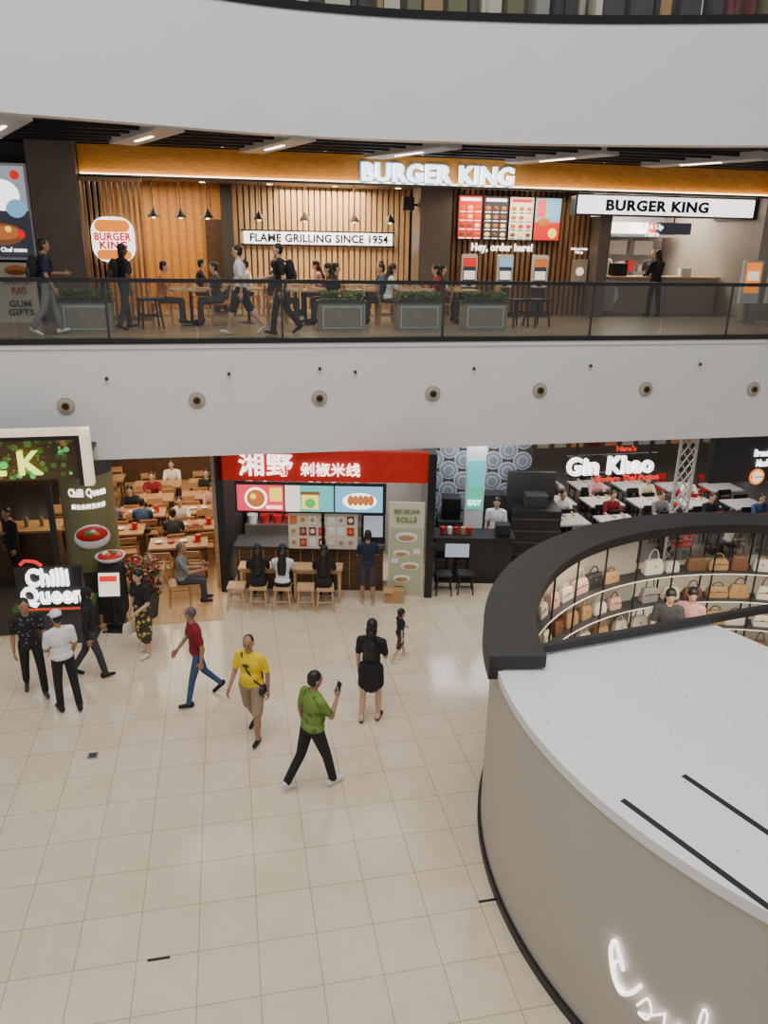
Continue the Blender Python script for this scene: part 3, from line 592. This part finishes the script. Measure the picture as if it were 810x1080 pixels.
for cxx,cyy in((6.3,9.9),(3.0,8.9),(7.8,9.4)):
    m=MB(); m.box(cxx-.6,cxx+.6,cyy-.3,cyy+.3,.05,.85,'white_gloss'); m.box(cxx-.45,cxx+.45,cyy-.1,cyy+.2,.85,1.15,'charcoal')
    for k in range(4): bag(m,cxx-.42+k*.28,cyy-.2 ,.85,.22,.2,.11,random.choice(BAGS),0)
    for k in range(3): bag(m,cxx-.3+k*.3,cyy+.05,1.15,.24,.2,.11,random.choice(BAGS),0)
    m.build('handbag_display_table')
m=MB()
def wp(a,z,r=4.49): return (KX+r*math.cos(math.radians(a)),KY+r*math.sin(math.radians(a)),z)
def scr(pts,rr=.022):
    P=catmull([Vector(p) for p in pts],6); m.path([wp(a,z) for a,z in P],rr,'e_white',8)
scr([(215.4,1.12),(214.6,1.25),(213.9,1.33),(213.6,1.2),(214.4,.98),(215.6,.88),(216.8,.98),(217.6,1.12)],.018)
scr([(215.0,1.2),(214.3,1.1),(214.9,.95),(216.0,.92)],.012)
scr([(217.6,.9),(218.6,1.05),(219.2,.95),(218.8,.84),(217.9,.84),(219.0,.9),(220.6,1.05)],.010)
scr([(220.6,1.05),(220.9,.85),(222.2,1.05),(222.8,.87),(224.2,1.0),(224.5,1.3),(224.0,1.35),(223.9,1.1),(224.6,.87),(226,.95)],.010)
m.build('backlit_script_lettering')
for x,y in((-4.0,8.81),):
    m=MB(); m.cb(x,y,.004,.14,.14,.008,'grey',A); m.cb(x,y,.009,.1,.1,.004,'charcoal',A); m.build('floor_drain')
for x,y in((-2.18,5.66),(1.22,6.45)):
    m=MB(); m.cb(x,y,.003,.22,.03,.006,'black',A); m.build('floor_slot')

# ------------------------------------------------------------------ people
SK={'light':mat('skin_light',(.62,.38,.25),.5),'tan':mat('skin_tan',(.40,.21,.12),.5),'dark':mat('skin_dark',(.16,.085,.05),.5)}
mat('hair_black',(.012,.010,.009),.45); mat('hair_grey',(.10,.09,.085),.6); mat('eye_white',(.8,.8,.8),.3); mat('eye_dark',(.02,.015,.01),.2); mat('lips',(.42,.15,.12),.5)
def cloth(n,c): return mat('cloth_'+n,c,.85,noise=.12,nscale=9)
C=dict(black=cloth('black',(.014,.014,.016)),white=cloth('white',(.80,.80,.81)),red=cloth('red',(.22,.010,.018)),yellow=cloth('yellow',(.88,.62,.01)),
 green=cloth('green',(.17,.30,.03)),denim=cloth('denim',(.04,.085,.19)),khaki=cloth('khaki',(.36,.27,.17)),grey=cloth('grey',(.22,.22,.23)),blue=cloth('blue',(.05,.09,.2)),
 dgrey=cloth('dark_grey',(.05,.05,.055)),orange=cloth('orange',(.6,.2,.03)),cream=cloth('cream',(.62,.55,.42)),navy=cloth('navy',(.015,.022,.05)),pink=cloth('pink',(.6,.3,.3)))
def patterned(nm,c1,c2,sc,th):
    m_=bpy.data.materials.new(nm); m_.use_nodes=True; nt=m_.node_tree; b_=nt.nodes['Principled BSDF']; b_.inputs['Roughness'].default_value=.85
    tc=nt.nodes.new('ShaderNodeTexCoord'); vo=nt.nodes.new('ShaderNodeTexVoronoi'); vo.inputs['Scale'].default_value=sc; rp=nt.nodes.new('ShaderNodeValToRGB'); rp.color_ramp.interpolation='CONSTANT'
    rp.color_ramp.elements[0].color=(*c1,1); rp.color_ramp.elements[1].position=th; rp.color_ramp.elements[1].color=(*c2,1)
    nt.links.new(tc.outputs['Object'],vo.inputs['Vector']); nt.links.new(vo.outputs['Distance'],rp.inputs['Fac']); nt.links.new(rp.outputs[0],b_.inputs['Base Color']); MATS[nm]=m_; return nm
C['pattern']=patterned('cloth_pattern',(.16,.155,.15),(.014,.014,.016),16,.25)
C['yprint']=patterned('cloth_yellow_print',(.60,.45,.10),(.05,.045,.03),12,.42)
C['gprint']=patterned('cloth_green_print',(.08,.16,.03),(.17,.27,.05),10,.35)

def rotx(t): return Matrix.Rotation(t,3,'X')
def person(name,x,y,z0=0,head_dir=0,h=1.7,top='black',sleeve='short',bottom='trousers',bcol='black',shoes='black',skin='light',hair='short',haircol='hair_black',
           legs=((5,5),(-5,5)),arms=((5,8,15,0),(-5,8,15,0)),lean=2,look=(0,0),sit=None,build=1.0,extras=(),vox=.016,child=False,capcol=None,splay=3):
    top=C[top];bcol=C[bcol];shoes=C[shoes];sk=SK[skin]
    P=[]
    def cap(a,b,ra,rb,mt): P.append(('c',Vector(a),Vector(b),ra,rb,mt))
    def el(c,r,mt,R=None): P.append(('e',Vector(c),r,R or Matrix.Identity(3),mt))
    D=math.radians
    L=rotx(-D(lean))
    def up(p): return L@Vector(p)
    bw=build
    el(up((0,0,.02)),(.160*bw,.115*bw,.13),bcol if bottom!='dress' else top,L)
    el(up((0,.005,.14)),(.145*bw,.105*bw,.17),top,L)
    el(up((0,0,.33)),(.165*bw,.112*bw,.20),top,L)
    if bw>1.05: el(up((0,.05,.13)),(.13*bw,.10*bw,.13),top,L)
    if bottom!='dress' : el(up((0,0,.035)),(.168*bw,.124*bw,.095),top,L)
    SH=[]
    for i,sd in enumerate((-1,1)):
        sh=up((sd*.175*bw**.5,-.005,.44)); SH.append(sh)
        cap(up((sd*.04,0,.47)),sh,.062,.058,top)
    cap(up((0,-.005,.45)),up((0,.012,.58)),.055,.05,sk)
    hc=up((0,.018,.665)); 
    RH=L@Matrix.Rotation(D(look[0]),3,'Z')@rotx(D(-look[1]))
    hs_=1.0 if not child else 1.35
    def hp(p): return hc+RH@(Vector(p)*hs_)
    def her(r): return tuple(q*hs_ for q in r)
    el(hp((0,0,.02)),her((.074,.090,.105)),sk,RH); el(hp((0,.02,-.045)),her((.056,.066,.068)),sk,RH)
    cap(hp((0,.086,.015)),hp((0,.100,-.018)),.010*hs_,.014*hs_,sk)
    for sd in(-1,1): el(hp((sd*.076,-.002,-.002)),her((.012,.02,.03)),sk,RH)
    if hair=='short': el(hp((0,-.018,.045)),her((.080,.094,.092)),haircol,RH); el(hp((0,-.04,-.01)),her((.074,.065,.07)),haircol,RH)
    elif hair=='thin': el(hp((0,-.024,.038)),her((.079,.090,.088)),haircol,RH)
    elif hair in('long','bob'):
        el(hp((0,-.016,.042)),her((.086,.1,.1)),haircol,RH); el(hp((0,-.045,-.05)),her((.09,.06,.12)),haircol,RH)
        if hair=='long': 
            cap(hp((0,-.06,-.1)),up((0,-.115,.34)),.08,.08,haircol)
            for o in(-.045,.045): cap(up((o,-.115,.42)),up((o*.8,-.115,.20)),.055,.045,haircol)
    elif hair=='bun': el(hp((0,-.016,.042)),her((.082,.097,.098)),haircol,RH); el(hp((0,-.12,.05)),(.04,.04,.04),haircol,RH)
    elif hair=='scarf': el(hp((0,-.012,.025)),her((.09,.1,.12)),C['black'],RH); cap(hp((0,-.02,-.08)),up((0,0,.46)),.085,.11,C['black'])
    elif hair=='cap': el(hp((0,-.03,0)),her((.078,.075,.08)),haircol,RH); el(hp((0,-.004,.065)),her((.087,.102,.075)),capcol or C['white'],RH)
    minz=9
    for i,sd in enumerate((-1,1)):
        th,kn=legs[i]; hip=Vector((sd*.088*bw,0,-.02))
        dv=lambda t,ph:Vector((sd*math.sin(D(ph)),math.sin(D(t))*math.cos(D(ph)),-math.cos(D(t))*math.cos(D(ph))))
        knee=hip+.43*dv(th,splay); ank=knee+.40*dv(th-kn,1)
        fa=max(40,min(100,th-kn+90)); 
        if sit is not None: fa=88
        fd=dv(fa,8); heel=ank+Vector((0,0,-.045))-fd*.05; toe=ank+Vector((0,0,-.045))+fd*.15
        minz=min(minz,heel.z-.038,toe.z-.028)
        if bottom=='trousers': cap(hip,knee,.088*bw,.066,bcol); cap(knee,ank+Vector((0,0,.02)),.066,.056,bcol)
        elif bottom=='jeans': cap(hip,knee,.085*bw,.058,bcol); cap(knee,ank,.056,.043,bcol)
        elif bottom=='shorts': cap(hip,hip+(knee-hip)*.95,.095*bw,.085,bcol); cap(hip+(knee-hip)*.6,knee,.065,.052,sk); cap(knee,knee+(ank-knee)*.4,.052,.056,sk); cap(knee+(ank-knee)*.4,ank,.056,.036,sk)
        else:
            cap(hip,knee,.08,.054,sk); cap(knee,knee+(ank-knee)*.35,.05,.052,sk); cap(knee+(ank-knee)*.35,ank,.052,.034,sk)
            e=hip+(knee-hip)*(.62 if bottom!='longskirt' else 1.25); cap(hip,e,.11*bw,.10,top if bottom=='dress' else bcol)
        cap(heel,toe,.040,.032,shoes); cap(ank,heel+Vector((0,0,.02)),.04,.04,shoes if bottom in('trousers','jeans') else sk)
    if bottom in('dress','skirt','longskirt') and sit is None:
        mt=top if bottom=='dress' else bcol
        cap((0,0,.0),(0,.01,-.30),.15,.155,mt)
        if bottom=='longskirt': cap((0,.01,-.3),(0,.01,-.55),.155,.14,mt)
    hands=[]
    for i,sd in enumerate((-1,1)):
        pt,ab,eb,inw=arms[i]; sh=SH[i]
        d1=Vector((sd*math.sin(D(ab)),math.sin(D(pt))*math.cos(D(ab)),-math.cos(D(pt))*math.cos(D(ab))))
        elb=sh+.28*d1; t2=pt+eb
        d2=Vector((-sd*math.sin(D(inw))+sd*.05,math.sin(D(t2))*math.cos(D(inw)),-math.cos(D(t2))*math.cos(D(inw)))).normalized()
        wr=elb+.25*d2
        if sleeve=='long': cap(sh,elb,.056,.048,top); cap(elb,wr-d2*.02,.047,.036,top)
        elif sleeve=='short': cap(sh,sh+(elb-sh)*.7,.06,.056,top); cap(sh,elb,.045,.039,sk); cap(elb,wr,.038,.026,sk)
        else: cap(sh,elb,.046,.037,sk); cap(elb,wr,.036,.025,sk)
        cap(wr-d2*.03,wr+d2*.02,.025,.024,sk)
        hands.append((wr,d2,sd))
    mb=MB()
    for p in P:
        if p[0]=='c': mb.capsule(p[1],p[2],p[3],p[4],'black')
        else: mb.ell(p[1],p[2],'black',16,12,p[3])
    me=bpy.data.meshes.new('tmp'); me.from_pydata(mb.v,[],mb.f); ob=bpy.data.objects.new('tmp',me); col.objects.link(ob)
    rm=ob.modifiers.new('r','REMESH'); rm.mode='VOXEL'; rm.voxel_size=vox
    sm=ob.modifiers.new('s','SMOOTH'); sm.factor=.5; sm.iterations=2
    dg=bpy.context.evaluated_depsgraph_get(); ev=ob.evaluated_get(dg); me2=bpy.data.meshes.new_from_object(ev)
    nv=len(me2.vertices); V=np.empty(nv*3); me2.vertices.foreach_get('co',V); V=V.reshape(-1,3)
    Fs=[tuple(q.vertices) for q in me2.polygons]; Cn=np.array([V[list(f)].mean(0) for f in Fs])
    bpy.data.objects.remove(ob); bpy.data.meshes.remove(me); bpy.data.meshes.remove(me2)
    best=np.full(len(Cn),9e9); lab=np.zeros(len(Cn),int)
    for k,p in enumerate(P):
        if p[0]=='c':
            a=np.array(p[1]);b=np.array(p[2]);d=b-a;t=np.clip(((Cn-a)@d)/max(d@d,1e-9),0,1); q=a+t[:,None]*d; dist=np.linalg.norm(Cn-q,axis=1)-(p[3]+(p[4]-p[3])*t)
        else:
            Rn=np.array(p[3]); lp=(Cn-np.array(p[1]))@Rn; rr=np.array(p[2]); q=np.linalg.norm(lp/rr,axis=1); gr=np.linalg.norm(lp/rr**2,axis=1); dist=q*(q-1)/np.maximum(gr,1e-6)
        w=dist<best; best[w]=dist[w]; lab[w]=k
    out=MB(); out.v=[tuple(v) for v in V]; out.f=Fs; out.m=[P[k][-1] for k in lab]; out.s=[True]*len(Fs)
    for sd in(-1,1):
        out.ell(hp((sd*.030,.080,.010)),her((.013,.008,.008)),'eye_white',8,6,RH); out.ell(hp((sd*.030,.087,.010)),her((.006,.004,.006)),'eye_dark',8,6,RH)
        out.ell(hp((sd*.030,.085,.030)),her((.018,.006,.004)),haircol,8,6,RH)
    out.ell(hp((0,.083,-.052)),her((.022,.008,.007)),'lips',8,6,RH)
    if hair=='cap': out.ell(hp((0,.10,.055)),her((.065,.065,.008)),capcol or C['white'],12,6,RH)
    for wr,f,sd in hands:
        n=Vector((-sd,0,0)); n=(n-f*n.dot(f)).normalized(); w=Vector((1,0,0)).cross(f); w=(w-n*w.dot(n)).normalized()
        Rm=Matrix((w,n,f)).transposed(); out.ell(wr+f*.055,(.040,.016,.056),sk,10,8,Rm)
        for k,(o,Lf) in enumerate(((-.030,.060),(-.011,.075),(.010,.080),(.029,.070))):
            b=wr+f*.095+w*o; c1=b+(f*.9+n*.35).normalized()*Lf*.5; c2=c1+(f*.5+n*.85).normalized()*Lf*.5
            out.capsule(b,c1,.0095,.009,sk,6); out.capsule(c1,c2,.009,.0075,sk,6)
        b=wr+f*.03+w*.03; c1=b+(f*.6+w*.6+n*.3).normalized()*.045; c2=c1+(f*.85+n*.4).normalized()*.03
        out.capsule(b,c1,.013,.011,sk,6); out.capsule(c1,c2,.011,.009,sk,6)
    for ex in extras:
        if ex=='backpack':
            c=up((0,-.2,.28)); out.ell(c,(.15,.10,.22),C['black'],14,10,L); out.ell(up((0,-.28,.2)),(.11,.05,.11),C['dgrey'],12,8,L)
            for sd in(-1,1): out.path([up((sd*.1,-.14,.44)),up((sd*.11,-.02,.51)),up((sd*.11,.10,.42)),up((sd*.13,.115,.25)),up((sd*.16,-.02,.14)),up((sd*.12,-.13,.12))],.02,C['black'],6)
        if ex in('bagR','bagL'):
            wr,f,sd=hands[1 if ex=='bagR' else 0]; q=wr+f*.12; bag(out,q.x,q.y,q.z-.34,.26,.24,.1,'bag_creamb',math.radians(90))
        if ex=='sling':
            out.path([up((.1,.06,.5)),up((0,.125,.3)),up((-.12,.11,.12)),up((-.19,.03,.0))],.013,'black',6); out.path([up((.1,.06,.5)),up((.1,-.06,.5)),up((0,-.12,.3)),up((-.13,-.1,.12)),up((-.19,-.0,.0))],.013,'black',6); out.ell(up((-.2,.02,-.06)),(.05,.11,.08),'black',10,8)
        if ex=='phone':
            wr,f,sd=hands[1]; q=wr+f*.1+Vector((-sd*.02,.0,.02)); M=Matrix.Translation(q)@Matrix.Rotation(math.radians(-20),4,'X'); out.box(-.04,.04,-.005,.005,-.06,.09,'black',M)
        if ex=='glasses':
            for sd in(-1,1): out.path([hp((sd*.03+.018*math.cos(t),.096,.01+.013*math.sin(t))) for t in np.linspace(0,6.28,9)],.002,'black',4)
            out.path([hp((-.012,.098,.012)),hp((.012,.098,.012))],.002,'black',4)
        if ex=='logo':
            out.ell(up((0,.118*bw,.36)),(.06,.012,.03),C['dgrey'],10,6,L)
    k=h/1.72 if not child else h/1.55
    V=np.array(out.v)
    if sit is None: V[:,2]-=minz
    V*=k
    if sit is not None: V[:,2]+=sit+.085*k
    out.v=[tuple(v) for v in V]
    me=out.build(name,me_only=True)
    ob=bpy.data.objects.new(name,me); ob.location=(x,y,z0); ob.rotation_euler=(0,0,math.radians(head_dir)); col.objects.link(ob); return ob
SITL=((85,82),(88,88)); SITA=((35,8,60,15),(30,8,65,15))
person('man_in_patterned_shirt',-5.42,10.3,0,-150,1.68,'pattern','short','trousers','black','dgrey','tan',legs=((10,6),(-14,12)),arms=((10,10,25,0),(-8,10,20,0)),vox=.013)
person('person_in_white_shirt',-4.75,9.9,0,40,1.66,'white','short','trousers','black','black','tan','cap',legs=((4,4),(-6,8)),arms=((10,8,60,30),(0,8,30,10)),vox=.013,look=(20,10))
person('woman_in_headscarf',-4.72,10.85,0,-70,1.6,'black','long','trousers','dgrey','black','tan','scarf',legs=((-14,18),(16,6)),arms=((5,8,30,0),(-12,8,20,0)),vox=.013)
person('woman_in_yellow_print',-4.08,11.6,0,150,1.6,'black','short','longskirt','yprint','white','light','long',legs=((8,4),(-6,6)),arms=((15,12,50,20),(0,10,20,0)),extras=('bagR',),vox=.013)
person('man_in_red_shirt',-2.82,10.2,0,118,1.66,'red','short','jeans','denim','black','tan','thin','hair_grey',legs=((18,6),(-16,24)),arms=((-12,10,20,0),(14,10,25,0)),lean=4,vox=.012,look=(-40,6))
person('man_in_yellow_shirt',-1.83,9.3,0,160,1.68,'yellow','short','shorts','khaki','black','tan','thin','hair_black',legs=((12,8),(-12,18)),arms=((-10,12,15,0),(6,12,40,5)),build=1.14,extras=('glasses','logo','sling'),vox=.012,look=(15,4))
person('man_in_green_shirt',-.87,8.25,0,-50,1.74,'gprint','short','trousers','black','white','tan','short',legs=((-14,18),(18,6)),arms=((-8,12,20,0),(28,4,105,28)),lean=3,extras=('phone',),vox=.012,build=1.12,look=(-10,4))
person('woman_in_black_dress',-.15,9.8,0,-12,1.66,'black','short','dress','black','black','light','long',legs=((-6,4),(6,10)),arms=((0,7,15,0),(10,8,60,20)),vox=.012)
person('child_in_black',.31,11.55,0,-60,.86,'black','short','shorts','dgrey','white','light','short',legs=((20,6),(-14,18)),arms=((25,15,30,0),(-20,15,20,0)),vox=.016,child=True)
person('man_at_counter',-.3,13.7,0,5,1.55,'navy','short','shorts','dgrey','white','tan','short',legs=((4,4),(-4,4)),arms=((25,8,60,20),(25,8,60,20)),look=(0,10))
person('staff_in_white_shirt',2.45,15.6,0,170,1.66,'white','short','trousers','black','black','light','short',arms=((0,8,30,0),(0,8,30,0)),look=(0,20))
person('waiter_in_black',-7.6,14.4,0,150,1.65,'black','long','trousers','black','black','tan','short')
for nm,x,tp,hr in(('seated_woman',-2.42,'black','long'),('seated_woman',-1.95,'white','long'),('seated_woman',-1.15,'black','long'),):
    person(nm,x,13.43,0,random.uniform(-12,12),1.62,tp,'short','trousers','black','black','light',hr,legs=SITL,arms=SITA,sit=.48,lean=12,look=(0,20))
person('seated_man',-3.95,13.55,0,-75,1.65,'grey','short','trousers','dgrey','black','tan','thin','hair_grey',legs=SITL,arms=SITA,sit=.46,lean=3); 
inst(ch_wood,'dining_chair',-4.0,13.55,0,math.radians(-75))
for x,y,hd,tp,hr in((-4.1,18.7,180,'white','long'),(-4.6,18.75,180,'black','short'),(-6.1,15.1,0,'white','long'),(-5.5,16.2,0,'blue','short'),(-5.9,18.4,180,'red','short'),(-4.2,17.6,180,'pink','long'),(-7.2,16.5,0,'black','short'),(-6.2,16.2,0,'grey','long'),(-4.6,15.5,0,'dgrey','short'),(-4.7,16.5,180,'white','short'),(-6.1,17.3,180,'black','long'),(-5.7,19.5,180,'white','short')):
    person('seated_diner',x,y,0,hd+11,1.62,tp,'short','trousers','navy','black','light',hr,legs=SITL,arms=SITA,sit=.46,lean=8,vox=.02)
for x,y,hd,tp in((5.5,17.5,180,'red'),(6.7,17.55,180,'grey'),(7.9,18.95,180,'white'),(7.9,17.5,180,'black'),(6.7,16.15,0,'black'),(5.5,18.95,180,'pink'),(6.8,18.9,180,'cream'),(9.1,17.5,180,'blue'),(7.9,16.15,0,'cream'),(4.3,18.9,180,'dgrey'),(4.3,17.5,180,'white'),(5.5,20.3,180,'black'),(6.8,20.3,180,'red')):
    person('seated_guest',x,y,0,hd+11,1.62,tp,'short','trousers','navy','black','light','short',legs=SITL,arms=SITA,sit=.46,lean=8,vox=.02)
def pF(nm,s_,d_,hd,h,**k): 
    p=FW(s_,d_); return person(nm,p.x,p.y,5.1,hd+11.7,h,**k)
pF('man_with_backpack',-6.07,1.25,-70,1.68,top='navy',bottom='trousers',bcol='grey',shoes='white',skin='tan',legs=((16,6),(-14,18)),arms=((20,8,70,10),(-5,8,30,0)),extras=('backpack',))
pF('person_with_dark_bag',-4.82,2.1,-60,1.6,top='black',bottom='trousers',bcol='dgrey',skin='dark',hair='bob',legs=((10,6),(-10,10)),extras=('backpack',))
pF('man_in_white_tshirt',-2.6,1.2,80,1.66,top='white',bottom='shorts',bcol='black',shoes='white',skin='light',legs=((22,8),(-20,22)),arms=((-15,8,20,0),(20,8,30,0)))
pF('man_in_black_walking',-1.85,1.15,88,1.68,top='black',bottom='trousers',bcol='black',shoes='black',skin='light',legs=((16,8),(-16,20)),arms=((-12,8,20,0),(25,8,50,0)),extras=('backpack',))
pF('woman_at_service_counter',8.05,4.7,10,1.64,top='black',sleeve='long',bottom='trousers',bcol='black',skin='light',hair='long',arms=((20,8,60,20),(20,8,60,20)))
pF('restaurant_staff',7.45,6.5,170,1.66,top='white',bottom='trousers',bcol='black',skin='tan',hair='cap',capcol=C['black'])
pF('restaurant_staff',9.0,6.7,150,1.64,top='dgrey',bottom='trousers',bcol='black',skin='tan',hair='short')
for s_,d_,hd,tp,hr in((-4.2,2.9,-90,'orange','short'),(-3.0,2.9,90,'dgrey','short'),(-1.8,3.0,-90,'grey','long'),(-.6,3.0,90,'black','long'),(-.6,3.2,-90,'black','short'),(.6,3.2,90,'blue','short'),(.62,3.0,-90,'white','long'),(1.8,3.0,90,'red','long'),(1.8,3.2,-90,'white','short'),(-2.3,5.2,90,'white','short'),(-3.5,5.2,-90,'black','short'),(-1.8,5.3,-90,'black','short'),(-.6,5.3,90,'pink','long'),(1.0,5.3,90,'navy','short')):
    pF('seated_customer',s_,d_,hd,1.64,top=tp,bottom='trousers',bcol='dgrey',skin='light',hair=hr,legs=SITL,arms=SITA,sit=.46,lean=8,vox=.02)
person('woman_shopper',4.55,10.88,.05,165,1.70,'dgrey','short','dress','black','black','light','long',vox=.014,arms=((20,8,60,20),(10,8,40,10)),look=(10,10))
person('woman_shopper',4.95,10.98,.05,150,1.68,'pink','short','dress','black','black','light','long',vox=.014,look=(20,10))

# ------------------------------------------------------------------ lighting
w=bpy.data.worlds.new('World'); scene.world=w; w.use_nodes=True
w.node_tree.nodes['Background'].inputs[0].default_value=(.97,.96,1,1); w.node_tree.nodes['Background'].inputs[1].default_value=.40
def area(name,loc,sx,sy,e,c=(1,1,1),rot=(0,0,0)):
    l=bpy.data.lights.new(name,'AREA'); l.shape='RECTANGLE'; l.size=sx; l.size_y=sy; l.energy=e; l.color=c
    o=bpy.data.objects.new(name,l); o.location=loc; o.rotation_euler=rot; col.objects.link(o); return o
area('skylight_lamp',(0,4,17),14,12,2000,(1,.985,.95))
for s_ in(-3.5,0,4.5): p=FW(s_,2.6); area('walkway_ceiling_lamp',(p.x,p.y,8.45),2.5,1,40,(1,.84,.64),(0,0,A))
for s_,d_,e in((-4.2,5.6,90),(-.3,5.8,120),(-.3,6.6,80)): p=FW(s_,d_); area('restaurant_ceiling_lamp',(p.x,p.y,8.05),2.2,.7,e,(1,.78,.53),(0,0,A))
p=FW(8.4,7); area('kitchen_ceiling_lamp',(p.x,p.y,8.05),3.5,1.5,190,(1,.95,.86),(0,0,A))
p=FW(4.2,4.5); area('order_wall_lamp',(p.x,p.y,7.95),3,.4,45,(1,.78,.5),(0,0,A))
area('restaurant_lamp',(-5.2,16.5,2.95),4,4,170,(1,.84,.62)); area('restaurant_lamp',(-5.5,20,2.95),4,2,70,(1,.84,.62))
area('stall_lamp',(-1.5,15.2,2.95),3,.8,80,(1,.95,.88)); area('dessert_lamp',(2.0,15.9,2.95),1.6,1.5,50,(.95,.97,1))
area('dining_hall_lamp',(6.5,18.2,2.95),5,3,170,(1,.93,.82)); area('bag_shop_lamp',(5.2,9.9,2.45),5,1.2,90,(1,.88,.70)); area('upper_shop_lamp',(3,17,13),8,2,120,(1,.9,.75))

# ------------------------------------------------------------------ camera
cd=bpy.data.cameras.new('camera'); cam=bpy.data.objects.new('camera',cd); col.objects.link(cam)
cd.sensor_fit='VERTICAL'; cd.sensor_height=36; cd.lens=800/1080*36; cd.clip_end=200
p_=math.radians(19.5); r_=math.radians(1.0)
Fv=Vector((0,math.cos(p_),-math.sin(p_))); U0=Vector((0,math.sin(p_),math.cos(p_))); Xv=Vector((1,0,0))
Rv=Xv*math.cos(r_)+U0*math.sin(r_); Uv=-Xv*math.sin(r_)+U0*math.cos(r_)
Mx=Matrix((Rv,Uv,-Fv)).transposed().to_4x4(); Mx.translation=(0,0,6.8); cam.matrix_world=Mx
scene.camera=cam
